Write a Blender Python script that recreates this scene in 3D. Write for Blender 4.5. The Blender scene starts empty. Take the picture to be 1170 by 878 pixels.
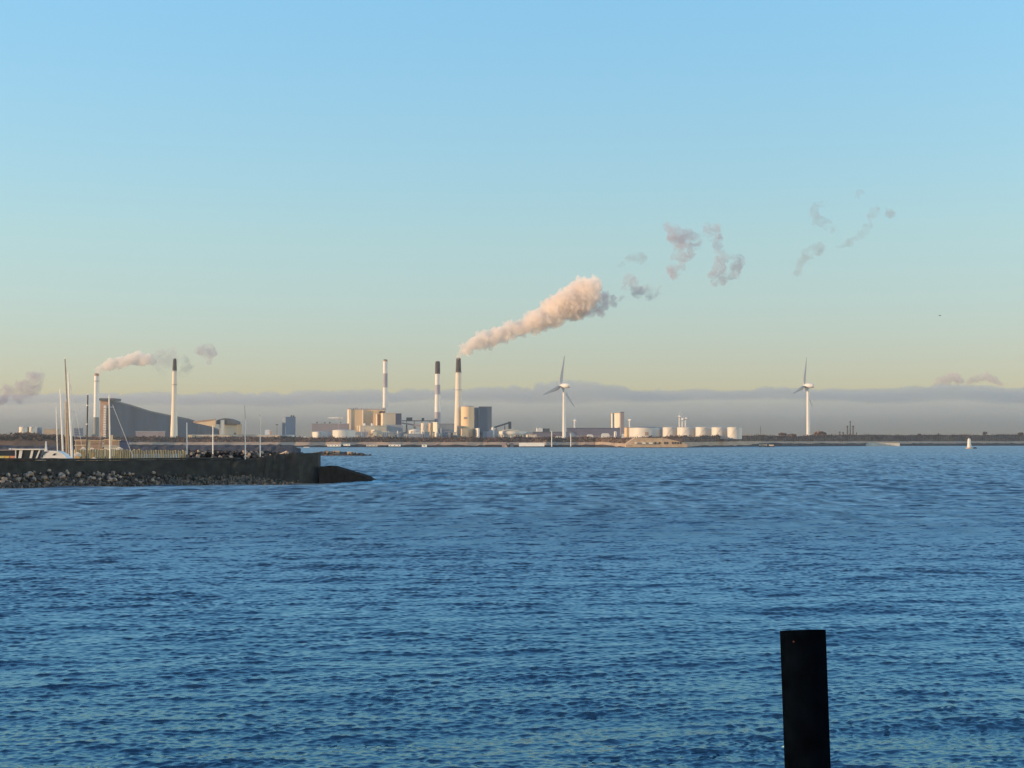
import bpy, bmesh, math, random
import numpy as np
from mathutils import Vector, Matrix, noise as mnoise

R = math.radians
SC = bpy.context.scene
COL = SC.collection

# ------------------------------------------------------------------ camera
FPX, CX, CY = 1607.0, 585.0, 439.0          # focal length and centre of the 1170x878 photograph, in its pixels
CAM_H = 6.0
PITCH = math.atan((506.0 - CY) / FPX)
cam = bpy.data.objects.new('camera', bpy.data.cameras.new('camera'))
COL.objects.link(cam)
cam.location = (0, 0, CAM_H)
cam.rotation_euler = (R(90) + PITCH, 0, 0)
cam.data.sensor_width = 36.0
cam.data.lens = 36.0 * FPX / 1170.0
cam.data.clip_start = 0.2
cam.data.clip_end = 60000
SC.camera = cam

# ------------------------------------------------------------------ sky, sun, exposure
SUN_EL, SUN_AZ = 8.0, 109.0                 # low sun, to the left and a little behind the camera
world = bpy.data.worlds.new("World")
SC.world = world
world.use_nodes = True
wn, wl = world.node_tree.nodes, world.node_tree.links
sky = wn.new('ShaderNodeTexSky')
sky.sky_type = 'NISHITA'
sky.sun_disc = False
sky.sun_elevation = R(SUN_EL)
sky.sun_rotation = R(SUN_AZ)
sky.air_density = 1.0
sky.dust_density = 0.8
sky.ozone_density = 1.6
tc = wn.new('ShaderNodeTexCoord')
sx = wn.new('ShaderNodeSeparateXYZ')
wl.new(tc.outputs['Generated'], sx.inputs[0])
rmp = wn.new('ShaderNodeValToRGB')
SKY_GRADE = [(0.0, (0.70, 0.67, 0.82)), (0.063, (0.745, 0.73, 0.83)), (0.143, (0.85, 0.95, 0.945)),
             (0.30, (0.87, 1.26, 1.37)), (0.55, (0.90, 1.40, 1.72)), (1.0, (0.45, 0.75, 1.10))]
while len(rmp.color_ramp.elements) < len(SKY_GRADE):
    rmp.color_ramp.elements.new(0.5)
for e_, (p_, c_) in zip(rmp.color_ramp.elements, SKY_GRADE):
    e_.position = p_
    e_.color = (c_[0] / 2, c_[1] / 2, c_[2] / 2, 1)
wl.new(sx.outputs['Z'], rmp.inputs[0])
mul = wn.new('ShaderNodeMix')
mul.data_type = 'RGBA'
mul.blend_type = 'MULTIPLY'
mul.inputs[0].default_value = 1.0
wl.new(sky.outputs[0], mul.inputs[6])
wl.new(rmp.outputs[0], mul.inputs[7])
# the open side of the sky, away from the sun, is a little brighter
mr = wn.new('ShaderNodeMapRange')
mr.inputs['From Min'].default_value = -0.5
mr.inputs['From Max'].default_value = 0.5
mr.inputs['To Min'].default_value = 0.90 * 2 / 1.4
mr.inputs['To Max'].default_value = 1.36 * 2 / 1.4
wl.new(sx.outputs['X'], mr.inputs['Value'])
mul2 = wn.new('ShaderNodeVectorMath')
mul2.operation = 'SCALE'
wl.new(mul.outputs[2], mul2.inputs[0])
wl.new(mr.outputs[0], mul2.inputs['Scale'])
bgn = wn['Background']
wl.new(mul2.outputs[0], bgn.inputs[0])
bgn.inputs[1].default_value = 0.15

sun = bpy.data.objects.new('sun', bpy.data.lights.new('sun', 'SUN'))
COL.objects.link(sun)
sun.data.energy = 3.5
sun.data.color = (1.0, 0.67, 0.37)
sun.data.angle = R(0.5)
TO_SUN = Vector((-math.sin(R(SUN_AZ)) * math.cos(R(SUN_EL)), math.cos(R(SUN_AZ)) * math.cos(R(SUN_EL)), math.sin(R(SUN_EL))))
sun.rotation_euler = TO_SUN.to_track_quat('Z', 'Y').to_euler()

SC.view_settings.view_transform = 'Standard'
SC.view_settings.look = 'None'
SC.view_settings.exposure = 1.12
SC.view_settings.gamma = 1.0
SC.view_settings.use_curve_mapping = False
SC.render.engine = 'CYCLES'
cy = SC.cycles
cy.use_denoising = True
cy.use_adaptive_sampling = False
cy.sample_clamp_indirect = 3.0
cy.max_bounces = 12
cy.diffuse_bounces = 3
cy.glossy_bounces = 3
cy.transparent_max_bounces = 16
cy.volume_bounces = 8
cy.caustics_reflective = False
cy.caustics_refractive = False

# ------------------------------------------------------------------ helpers
def at(px, py, Y):
    """World point seen at photo pixel (px, py), at distance Y along the view axis on the ground."""
    a, b = (px - CX) / FPX, -(py - CY) / FPX
    dy = math.cos(PITCH) - b * math.sin(PITCH)
    dz = math.sin(PITCH) + b * math.cos(PITCH)
    k = Y / dy
    return Vector((a * k, Y, CAM_H + dz * k))

def wx(px, Y, py=500): return at(px, py, Y).x
def wz(py, Y): return at(CX, py, Y).z

def tag(o, label=None, cat=None, group=None, kind=None):
    if label: o['label'] = label
    if cat: o['category'] = cat
    if group: o['group'] = group
    if kind: o['kind'] = kind
    return o

def thing(name, label, cat, loc=(0, 0, 0), group=None):
    o = bpy.data.objects.new(name, None)
    o.empty_display_size = 1
    o.location = loc
    COL.objects.link(o)
    return tag(o, label, cat, group)

class MB:
    """Collects shapes in world coordinates; build() links them as one mesh object."""
    def __init__(s): s.v, s.f, s.sm = [], [], []
    def add(s, vs, fs, smooth=False):
        n = len(s.v)
        s.v += [tuple(v) for v in vs]
        s.f += [tuple(i + n for i in f) for f in fs]
        s.sm += [smooth] * len(fs)
        return s
    def hexa(s, b, t):
        """Bottom ring b and top ring t of equal length, closed."""
        n = len(b)
        return s.add(list(b) + list(t), [tuple(reversed(range(n))), tuple(range(n, 2 * n))] +
                     [(i, (i + 1) % n, n + (i + 1) % n, n + i) for i in range(n)])
    def box(s, x0, x1, y0, y1, z0, z1):
        q = [(x0, y0), (x1, y0), (x1, y1), (x0, y1)]
        return s.hexa([(x, y, z0) for x, y in q], [(x, y, z1) for x, y in q])
    def lathe(s, c, prof, n=24, caps=True, axis=None):
        """prof: list of (radius, height) from bottom to top about the axis through c."""
        c = Vector(c)
        if axis is None: U, V, W = Vector((1, 0, 0)), Vector((0, 1, 0)), Vector((0, 0, 1))
        else:
            W = Vector(axis).normalized()
            U = W.orthogonal().normalized()
            V = W.cross(U)
        vs, fs = [], []
        for r, h in prof:
            for i in range(n):
                a = 2 * math.pi * i / n
                vs.append(c + U * (r * math.cos(a)) + V * (r * math.sin(a)) + W * h)
        for k in range(len(prof) - 1):
            for i in range(n):
                j = (i + 1) % n
                fs.append((k * n + i, k * n + j, (k + 1) * n + j, (k + 1) * n + i))
        s.add(vs, fs, n > 8)
        if caps:
            m = len(prof) - 1
            s.add(vs[:n], [tuple(reversed(range(n)))])
            s.add(vs[m * n:], [tuple(range(n))])
        return s
    def bar(s, a, b, r, n=6, r2=None):
        a, b = Vector(a), Vector(b)
        return s.lathe(a, [(r, 0), (r if r2 is None else r2, (b - a).length)], n, True, b - a)
    def prism(s, pts, y0, y1):
        """Outline pts [(x, z)] extruded along y."""
        n = len(pts)
        vs = [(x, y0, z) for x, z in pts] + [(x, y1, z) for x, z in pts]
        return s.add(vs, [tuple(range(n)), tuple(reversed(range(n, 2 * n)))] +
                     [(i, n + i, n + (i + 1) % n, (i + 1) % n) for i in range(n)])
    def build(s, name, mat, parent=None, origin=None):
        me = bpy.data.meshes.new(name)
        o = bpy.data.objects.new(name, me)
        off = Vector((0, 0, 0))
        if parent is not None:
            q = parent
            while q is not None:
                off += q.location
                q = q.parent
            o.parent = parent
        elif origin is not None:
            off = Vector(origin)
            o.location = off
        me.from_pydata([(v[0] - off.x, v[1] - off.y, v[2] - off.z) for v in s.v], [], s.f)
        me.polygons.foreach_set('use_smooth', s.sm)
        bm = bmesh.new()
        bm.from_mesh(me)
        bmesh.ops.recalc_face_normals(bm, faces=bm.faces)
        bm.to_mesh(me)
        bm.free()
        me.materials.append(mat)
        COL.objects.link(o)
        return o

def np_mesh(name, co, quads, mat, smooth=True):
    me = bpy.data.meshes.new(name)
    nf = len(quads)
    k = quads.shape[1]
    me.vertices.add(len(co))
    me.vertices.foreach_set('co', np.ascontiguousarray(co, dtype=np.float32).ravel())
    me.loops.add(nf * k)
    me.loops.foreach_set('vertex_index', np.ascontiguousarray(quads, dtype=np.int32).ravel())
    me.polygons.add(nf)
    me.polygons.foreach_set('loop_start', np.arange(0, nf * k, k, dtype=np.int32))
    me.polygons.foreach_set('use_smooth', np.full(nf, smooth, dtype=bool))
    me.update(calc_edges=True)
    me.materials.append(mat)
    o = bpy.data.objects.new(name, me)
    COL.objects.link(o)
    return o

def grid_quads(nr, nc):
    i = np.arange(nr - 1)[:, None] * nc + np.arange(nc - 1)[None, :]
    i = i.ravel()
    return np.stack([i, i + 1, i + nc + 1, i + nc], 1)

def mat(name, c, rough=0.7, var=0.18, scale=0.2, metal=0.0, streak=False, spec=0.3):
    m = bpy.data.materials.new(name)
    m.use_nodes = True
    nt = m.node_tree
    b = nt.nodes['Principled BSDF']
    b.inputs['Roughness'].default_value = rough
    b.inputs['Metallic'].default_value = metal
    b.inputs['Specular IOR Level'].default_value = spec
    g = nt.nodes.new('ShaderNodeNewGeometry')
    nz = nt.nodes.new('ShaderNodeTexNoise')
    nz.inputs['Scale'].default_value = scale
    nz.inputs['Detail'].default_value = 6
    if streak:
        mp = nt.nodes.new('ShaderNodeMapping')
        mp.inputs['Scale'].default_value = (1, 1, 0.12)
        nt.links.new(g.outputs['Position'], mp.inputs[0])
        nt.links.new(mp.outputs[0], nz.inputs['Vector'])
    else:
        nt.links.new(g.outputs['Position'], nz.inputs['Vector'])
    rp = nt.nodes.new('ShaderNodeValToRGB')
    rp.color_ramp.elements[0].position = 0.3
    rp.color_ramp.elements[1].position = 0.7
    lo, hi = 1 - var, 1 + var
    rp.color_ramp.elements[0].color = (c[0] * lo, c[1] * lo, c[2] * lo, 1)
    rp.color_ramp.elements[1].color = (min(1, c[0] * hi), min(1, c[1] * hi), min(1, c[2] * hi), 1)
    nt.links.new(nz.outputs['Fac'], rp.inputs[0])
    nt.links.new(rp.outputs[0], b.inputs['Base Color'])
    return m

def vol_mat(name, color, density, aniso=0.0):
    m = bpy.data.materials.new(name)
    m.use_nodes = True
    nt = m.node_tree
    nt.nodes.remove(nt.nodes['Principled BSDF'])
    v = nt.nodes.new('ShaderNodeVolumePrincipled')
    v.inputs['Color'].default_value = (*color, 1)
    v.inputs['Density'].default_value = density
    v.inputs['Anisotropy'].default_value = aniso
    v.inputs['Density Attribute'].default_value = ""
    v.inputs['Temperature Attribute'].default_value = ""
    nt.links.new(v.outputs[0], nt.nodes['Material Output'].inputs['Volume'])
    m.cycles.homogeneous_volume = True
    return m

M = dict(
    white=mat('white_paint', (0.60, 0.585, 0.56), 0.5, 0.08, 0.15, streak=True),
    cream=mat('cream_concrete', (0.58, 0.53, 0.445), 0.75, 0.1, 0.1, streak=True),
    tank=mat('tank_paint', (0.52, 0.50, 0.465), 0.5, 0.08, 0.08, streak=True),
    tankroof=mat('tank_roof', (0.36, 0.37, 0.39), 0.7, 0.12, 0.1),
    band=mat('lilac_grey_band', (0.30, 0.29, 0.33), 0.7, 0.1, 0.1),
    soot=mat('brown_black_cap', (0.06, 0.048, 0.045), 0.8, 0.2, 0.2),
    grey=mat('grey_cladding', (0.27, 0.28, 0.30), 0.6, 0.12, 0.06, streak=True),
    blue=mat('blue_grey_cladding', (0.15, 0.19, 0.25), 0.55, 0.12, 0.06, streak=True),
    navy=mat('navy_panel', (0.06, 0.08, 0.15), 0.5, 0.15, 0.2),
    dark=mat('dark_steel', (0.07, 0.075, 0.085), 0.6, 0.2, 0.1, streak=True),
    alu=mat('dark_aluminium', (0.080, 0.094, 0.12), 0.6, 0.25, 0.05, streak=True),
    beige=mat('beige_cladding', (0.60, 0.48, 0.34), 0.75, 0.12, 0.05, streak=True),
    tan=mat('tan_concrete', (0.60, 0.44, 0.27), 0.8, 0.14, 0.06, streak=True),
    brown=mat('brown_brick', (0.36, 0.24, 0.17), 0.85, 0.16, 0.08),
    mauve=mat('mauve_cladding', (0.30, 0.25, 0.25), 0.7, 0.12, 0.05, streak=True),
    purple=mat('slate_roof', (0.13, 0.125, 0.165), 0.7, 0.12, 0.05),
    glass=mat('dark_glass', (0.025, 0.03, 0.04), 0.15, 0.2, 0.3, spec=0.5),
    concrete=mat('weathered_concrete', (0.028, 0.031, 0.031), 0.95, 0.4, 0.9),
    wetrock=mat('wet_dark_rock', (0.014, 0.013, 0.013), 0.9, 0.4, 0.8, spec=0.04),
    bedrock=mat('grey_brown_rubble', (0.11, 0.09, 0.072), 0.95, 0.65, 1.6, spec=0.05),
    shorerock=mat('shore_rock', (0.03, 0.026, 0.025), 0.9, 0.5, 0.12),
    sand=mat('beach_sand', (0.30, 0.235, 0.18), 0.95, 0.15, 0.03),
    bank=mat('bank_earth', (0.10, 0.068, 0.048), 0.95, 0.35, 0.08),
    scrub=mat('winter_scrub', (0.15, 0.098, 0.07), 0.95, 0.45, 0.05),
    wood=mat('bare_winter_wood', (0.10, 0.075, 0.06), 0.95, 0.4, 0.05),
    land=mat('inland_ground', (0.12, 0.10, 0.075), 0.95, 0.25, 0.02),
    timber=mat('weathered_timber', (0.42, 0.29, 0.14), 0.85, 0.35, 3.0, streak=True),
    gel=mat('white_gelcoat', (0.58, 0.56, 0.53), 0.25, 0.05, 1.0, spec=0.5),
    mast=mat('white_mast', (0.62, 0.60, 0.57), 0.35, 0.06, 2.0),
    darkmast=mat('dark_mast', (0.05, 0.05, 0.055), 0.5, 0.2, 2.0),
    greymast=mat('grey_mast', (0.22, 0.20, 0.18), 0.4, 0.15, 2.0),
    tanmast=mat('varnished_mast', (0.32, 0.22, 0.13), 0.4, 0.15, 2.0),
    wire=mat('steel_wire', (0.45, 0.45, 0.45), 0.4, 0.05, 2.0),
    pile=mat('shade_black_steel', (0.0011, 0.0021, 0.004), 0.9, 0.5, 6.0, spec=0.0),  # black steel, lowered further so the colour holds the shade over it
    rust=mat('rust', (0.06, 0.02, 0.012), 0.9, 0.4, 40.0),
    fort=mat('fort_stone', (0.42, 0.31, 0.21), 0.9, 0.2, 0.15),
    redbox=mat('salmon_sheet', (0.55, 0.24, 0.15), 0.7, 0.1, 0.5),
    yellowbox=mat('ochre_sheet', (0.55, 0.38, 0.10), 0.7, 0.1, 0.5),
    limebox=mat('olive_yellow_sheet', (0.48, 0.42, 0.16), 0.7, 0.1, 0.5),
    redbrown=mat('red_brown_hull', (0.17, 0.055, 0.04), 0.7, 0.2, 0.8),
    bird=mat('dark_feathers', (0.05, 0.05, 0.05), 0.9, 0.2, 5),
)

def leaf_cloud(name, pts, size, m, seed, kind=None, label=None, cat=None, parent=None):
    """A loose mass of many small random twig faces at pts (N x 3)."""
    rng = np.random.default_rng(seed)
    n = len(pts)
    sz = size * rng.uniform(0.5, 1.4, n)
    u = rng.normal(size=(n, 3)); u /= np.linalg.norm(u, axis=1)[:, None]
    w = rng.normal(size=(n, 3)); w -= (w * u).sum(1)[:, None] * u; w /= np.linalg.norm(w, axis=1)[:, None]
    w *= rng.uniform(0.35, 0.9, n)[:, None]
    a = (u * sz[:, None]); b = (w * sz[:, None])
    co = np.stack([pts - a, pts + b, pts + a, pts - b], 1).reshape(-1, 3)
    if parent is not None:
        q = parent
        off = np.zeros(3)
        while q is not None:
            off += np.array(q.location); q = q.parent
        co = co - off
    o = np_mesh(name, co, np.arange(4 * n).reshape(n, 4), m, False)
    if parent is not None: o.parent = parent
    return tag(o, label, cat, kind=kind)

# ------------------------------------------------------------------ far shore: profile of the land along the picture
def lerp(px, keys):
    return np.interp(px, [k[0] for k in keys], [k[1] for k in keys])

K_SHORE = [(-600, 1750), (0, 1800), (430, 1850), (680, 1830), (725, 1680), (780, 1680), (840, 2050), (870, 2200), (1000, 2500), (1170, 2750), (1800, 3200)]
K_ROCK = [(-600, 508.5), (690, 508.6), (715, 510.8), (790, 510.6), (800, 509.6), (850, 508.6), (865, 506.8), (1170, 506.8), (1800, 506.8)]   # photo rows of the tops of rock, sand and bank
K_SAND = [(-600, 505.6), (690, 505.2), (715, 507.2), (790, 505.5), (850, 504.5), (1170, 504.4), (1800, 504.4)]
K_BANK = [(-600, 499.6), (430, 500.2), (600, 500.6), (700, 500.6), (760, 499.4), (850, 498.4), (1000, 497.4), (1170, 496.8), (1800, 496.6)]
pxs = np.linspace(-600, 1800, 1201)
rngL = np.random.default_rng(3)
def wob(n, s, amp, seed):
    r = np.random.default_rng(seed)
    return np.interp(np.arange(n), np.arange(0, n + s, s), r.normal(size=len(np.arange(0, n + s, s)))[:len(np.arange(0, n + s, s))]) * amp
D0 = lerp(pxs, K_SHORE) + wob(1201, 9, 5, 1) + wob(1201, 40, 10, 2)
def row(depth_off, pykeys=None, z=None, amp=0.0, seed=0):
    D = D0 + depth_off
    x = (pxs - CX) / FPX * D
    if z is None:
        zz = CAM_H + (506.0 - lerp(pxs, pykeys)) / FPX * D
    else:
        zz = np.full_like(x, z)
    zz = zz + wob(1201, 2, amp, seed) + wob(1201, 7, amp, seed + 1)
    return np.stack([x, D, zz], 1)
rows = [row(-6, z=-2.0), row(0, z=0.0, amp=0.15, seed=11), row(6, K_ROCK, amp=0.35, seed=12), row(12, K_SAND, amp=0.1, seed=13), row(26, K_BANK, amp=0.5, seed=14)]
bank_top = rows[4]
back = row(60, K_BANK); back[:, 2] -= 3
far = back.copy(); far[:, 0] *= 5300 / far[:, 1]; far[:, 1] = 5300; far[:, 2] = 3
def strip(name, rs, m, sub=1):
    o = np_mesh(name, np.concatenate(rs), grid_quads(len(rs), len(pxs)), m, False)
    tag(o, kind='structure')
    return o
strip('shore_rocks', [rows[0], rows[1], rows[2]], M['shorerock'])
strip('beach', [rows[2], rows[3]], M['sand'])
strip('bank', [rows[3], (rows[3] + rows[4]) / 2 + np.array([0, 0, 1.0]), rows[4]], M['bank'])
strip('ground', [rows[4], back, far], M['land'])
# winter scrub over the bank: nobody could count the bushes
n = 26000
t = rngL.uniform(0, 1, n)
i = rngL.integers(0, 1200, n)
h = rngL.uniform(0, 1, n) ** 0.75
pt = rows[3][i] * (1 - h)[:, None] + rows[4][i] * h[:, None]
pt[:, 2] += rngL.uniform(0, 1.2, n) * (0.4 + h)
pt[:, 1] -= rngL.uniform(0, 1.5, n)
keep = ~((i * 2 - 600 > 715) & (i * 2 - 600 < 788) & (h < 0.75))
leaf_cloud('scrub', pt[keep], 1.3, M['scrub'], 4, kind='stuff', label='brown leafless scrub covering the bank of the far shore', cat='scrub')

# ------------------------------------------------------------------ water
def build_water():
    m = bpy.data.materials.new('sea_water')
    m.use_nodes = True
    nt = m.node_tree
    nt.nodes.remove(nt.nodes['Principled BSDF'])
    body = nt.nodes.new('ShaderNodeBsdfDiffuse')
    body.inputs['Color'].default_value = (0.004, 0.019, 0.048, 1)
    refl = nt.nodes.new('ShaderNodeBsdfGlossy')
    refl.inputs['Color'].default_value = (0.63, 0.905, 1.0, 1)
    fr = nt.nodes.new('ShaderNodeFresnel')
    fr.inputs['IOR'].default_value = 2.1
    mx = nt.nodes.new('ShaderNodeMixShader')
    # a ruffled sea never mirrors fully at grazing angles: unresolved facets face the viewer
    cap = nt.nodes.new('ShaderNodeAttribute')
    cap.attribute_name = 'mirror_limit'
    mn = nt.nodes.new('ShaderNodeMath')
    mn.operation = 'MINIMUM'
    nt.links.new(fr.outputs[0], mn.inputs[0])
    nt.links.new(cap.outputs['Fac'], mn.inputs[1])
    nt.links.new(mn.outputs[0], mx.inputs[0])
    nt.links.new(body.outputs[0], mx.inputs[1])
    nt.links.new(refl.outputs[0], mx.inputs[2])
    nt.links.new(mx.outputs[0], nt.nodes['Material Output'].inputs['Surface'])
    at_ = nt.nodes.new('ShaderNodeAttribute')
    at_.attribute_name = 'ruffle'
    nt.links.new(at_.outputs['Fac'], refl.inputs['Roughness'])
    # rows (distance) and columns (angle): finer where the waves show larger
    d = [4.0]
    while d[-1] < 2860:
        x = d[-1]
        if x < 24: s = 0.25
        elif x < 110: s = 0.032 + (x - 24) * 0.0011
        elif x < 350: s = 0.127 + (x - 110) * 0.0019
        else: s = 0.6 * (x / 350) ** 1.7
        d.append(x + s)
    d = np.array(d)
    dense = np.linspace(-26, 26, 1550)
    side = np.linspace(26.15, 52, 130)
    ang = np.radians(np.concatenate([-side[::-1], dense, side]))
    nr, nc = len(d), len(ang)
    # straight rows of constant distance, so that they run like the shore
    X = np.tan(ang)[None, :] * d[:, None]
    Y = np.repeat(d[:, None], nc, 1)
    X = X.astype(np.float32); Y = Y.astype(np.float32)
    step_y = np.gradient(d)[:, None]
    cell = np.maximum(step_y, (d * np.radians(52 / 1550))[:, None] * 1.0)
    Z = np.zeros_like(X); DX = np.zeros_like(X); DY = np.zeros_like(X)
    lost = np.zeros((nr, 1))
    rng = np.random.default_rng(11)
    # calmer water: gusts and a slick along the breakwater foot
    def vnoise(sx_, sy_, seed):
        r = np.random.default_rng(seed)
        g = r.normal(size=(64, 64))
        u = (X / sx_) % 64; v = (Y / sy_) % 64
        i0 = np.floor(u).astype(int) % 64; j0 = np.floor(v).astype(int) % 64
        fu = u - np.floor(u); fv = v - np.floor(v)
        fu = fu * fu * (3 - 2 * fu); fv = fv * fv * (3 - 2 * fv)
        i1 = (i0 + 1) % 64; j1 = (j0 + 1) % 64
        return (g[i0, j0] * (1 - fu) + g[i1, j0] * fu) * (1 - fv) + (g[i0, j1] * (1 - fu) + g[i1, j1] * fu) * fv
    gust = 1 + 0.05 * vnoise(9, 5, 1) + 0.03 * vnoise(38, 16, 2) + 0.17 * vnoise(2.6, 2.0, 3)
    px_ = X / Y * FPX + CX
    line = np.interp(px_, [-300, 0, 340, 425, 700, 1200], [172, 184, 201, 221, 226, 236]) + 1.5 * vnoise(20, 400, 5)
    off = (line - Y)
    fade = np.interp(px_, [-300, 0, 425, 640, 900, 1150], [0.5, 0.6, 1, 0.9, 0.45, 0.0])
    wid = np.interp(px_, [-300, 150, 425, 1200], [3.5, 4, 10, 10])
    slick = np.exp(-((off - wid * .5 + 2.5 * vnoise(6, 9, 7)) / wid) ** 2) * fade * 0.55
    amp = np.clip(gust * (1 - 0.8 * slick), 0.1, 2)
    lams = np.exp(rng.uniform(np.log(0.12), np.log(3.0), 120))
    lams = np.concatenate([lams, np.exp(rng.uniform(np.log(3.0), np.log(8.0), 30))])
    for lam in lams:
        k = 2 * np.pi / lam
        th = rng.normal(0, 0.8 if lam < 0.7 else 0.45) + np.radians(94)
        kx, ky = k * np.cos(th), k * np.sin(th)
        if lam < 0.20: s = 0.027
        else: s = 0.034 * min(1, (0.42 / lam)) ** 0.70
        if lam > 3.0: s = 0.0105
        a = s / k
        f = np.clip((lam / cell - 1.9) / 1.6, 0, 1)
        lost += 0.5 * s * s * (1 - f ** 2)
        ph = rng.uniform(0, 2 * np.pi)
        last = np.max(np.where(f[:, 0] > 0)[0]) + 1 if (f > 0).any() else 0
        if last == 0: continue
        arg = kx * X[:last] + ky * Y[:last] + ph
        sn = np.sin(arg); cs = np.cos(arg)
        af = (a * f[:last]) * amp[:last]
        if lam > 1.2: af = af * (1 + 1.1 * np.clip((d[:last, None] - 80) / 120, 0, 1))      # rougher out in the open, away from the quay
        Z[:last] += af * cs
        DX[:last] -= 0.9 * af * (kx / k) * sn
        DY[:last] -= 0.9 * af * (ky / k) * sn + 1.1 * af * cs       # crests lean a little towards the shore the wind blows to
    co = np.stack([X + DX, Y + DY, Z], 2).reshape(-1, 3)
    o = np_mesh('water', co, grid_quads(nr, nc), m, True)
    tag(o, kind='structure')
    base = 0.000004
    rough = (2 * (base + lost * 0.8)) ** 0.25 * np.ones_like(X) * (1 - 0.2 * slick) * np.clip(0.75 + 0.25 * gust, 0.6, 1.2)
    lf = np.clip(lost / (0.55 * lost.max()), 0, 1)
    streak = 0.015 * vnoise(45, 90, 13)
    fine = 0.05 * vnoise(2.3, 17, 15) + 0.24 * vnoise(1.07, 6.3, 16) + 0.26 * vnoise(0.53, 3.1, 17)     # wavelets finer than the mesh there
    w_far = np.clip((d[:, None] - 70) / 90, 0, 1)
    lim = (0.85 * (1 - lf) + lf * 0.42 * np.clip(1 + streak + 1.3 * slick, 0.5, 2.0)) * np.clip(1 + fine * w_far, 0.35, 1.7)
    at3 = o.data.attributes.new('mirror_limit', 'FLOAT', 'POINT')
    at3.data.foreach_set('value', lim.astype(np.float32).ravel())
    at2 = o.data.attributes.new('ruffle', 'FLOAT', 'POINT')
    at2.data.foreach_set('value', np.clip(rough, 0.03, 0.55).astype(np.float32).ravel())
    return o
build_water()
bed = MB().box(-1500, 1500, -60, 4.2, -1.2, -0.6).build('seabed', M['wetrock'])
tag(bed, kind='structure')

# ------------------------------------------------------------------ haze
hz = MB().box(-4300, 4300, -400, 5600, -3.2, 700).build('haze', vol_mat('haze_air', (0.82, 0.85, 0.87), 0.000045, 0.35))
tag(hz, 'thin pale haze over the harbour and far shore', 'haze', kind='stuff')

# ------------------------------------------------------------------ cloud bank low over the horizon
def cloud_bank(name, label, Y, depth, keys, py_low, m, seed, amp):
    n = 1500
    px = np.linspace(-900, 2100, n)
    r = np.random.default_rng(seed)
    top = lerp(px, keys)
    top = top - np.abs(wob(n, 60, 0.5 * amp, seed + 60)) + amp * .4
    base_ = top.copy()
    env = np.clip(0.75 + wob(1500, 45, 0.5, seed + 9), 0.15, 1.7)
    for _ in range(int(620 * min(1, amp / 6))):          # rounded heads of cloud
        c0, rr = r.uniform(-900, 2100), r.choice([2.5, 4, 6, 9, 14, 22], p=[.3, .25, .2, .12, .08, .05])
        dx = (px - c0) / rr
        hgt = np.where(np.abs(dx) < 1, np.sqrt(np.clip(1 - dx * dx, 0, 1)), -9) * min(rr * .55, 5.5) * amp / 6
        hgt = np.where(hgt > 0, hgt * env[int(np.clip((c0 + 900) / 2, 0, 1499))], hgt)
        cb = float(np.interp(c0, px, base_)) + r.uniform(0, 2.2)
        top = np.minimum(top, np.where(hgt > -1, cb - hgt, 1e9))
    low = py_low + wob(n, 50, 2.5, seed + 5) + wob(n, 17, 1.2, seed + 6)
    x = (px - CX) / FPX
    ring = []
    mid = low + (top - low) * 0.6
    for (dd, tt) in ((0, 0), (.12, .42), (.28, .76), (.5, 1), (.72, .76), (.88, .42), (1, 0), (.92, -.25), (.76, -.6), (.5, -1), (.24, -.6), (.08, -.25)):
        yy = Y + depth * dd
        row_ = mid + ((top - mid) * tt if tt > 0 else (mid - low) * tt)
        ring.append(np.stack([x * yy, np.full(n, yy), CAM_H + (506 - row_) / FPX * yy], 1))
    k = len(ring)
    co = np.concatenate(ring)
    q = []
    for a in range(k):
        b_ = (a + 1) % k
        i_ = np.arange(n - 1)
        q.append(np.stack([a * n + i_, a * n + i_ + 1, b_ * n + i_ + 1, b_ * n + i_], 1))
    o = np_mesh(name, co, np.concatenate(q), m, False)
    bm = bmesh.new(); bm.from_mesh(o.data)
    bm.verts.ensure_lookup_table()
    bm.faces.new([bm.verts[a * n] for a in range(k)])
    bm.faces.new([bm.verts[a * n + n - 1] for a in reversed(range(k))])
    bmesh.ops.recalc_face_normals(bm, faces=bm.faces)
    bm.to_mesh(o.data); bm.free()
    return tag(o, label, 'cloud', kind='stuff')
K_CLOUD = [(-900, 455), (0, 452), (180, 450), (300, 450), (430, 450), (560, 446), (640, 443), (720, 445), (780, 446), (860, 445), (950, 444), (1040, 441), (1085, 439), (1130, 439), (1150, 442), (1250, 440), (2100, 446)]
cloud_bank('cloud_bank', 'long low blue-grey bank of cloud behind the power station', 14000, 3000, K_CLOUD, 462, vol_mat('cloud_vapour', (0.66, 0.69, 0.70), 0.0007, 0.40), 21, 6)
cloud_bank('mist_layer', 'greige mist under the cloud bank down to the horizon', 18000, 3000, [(-900, 452), (300, 449), (2100, 446)], 512, vol_mat('mist_vapour', (0.71, 0.725, 0.68), 0.0009, 0.3), 31, 1.0)

# ------------------------------------------------------------------ builders for the far shore
BASE = 5.0     # ground behind the bank
GI = 'far industrial shore'

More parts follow.
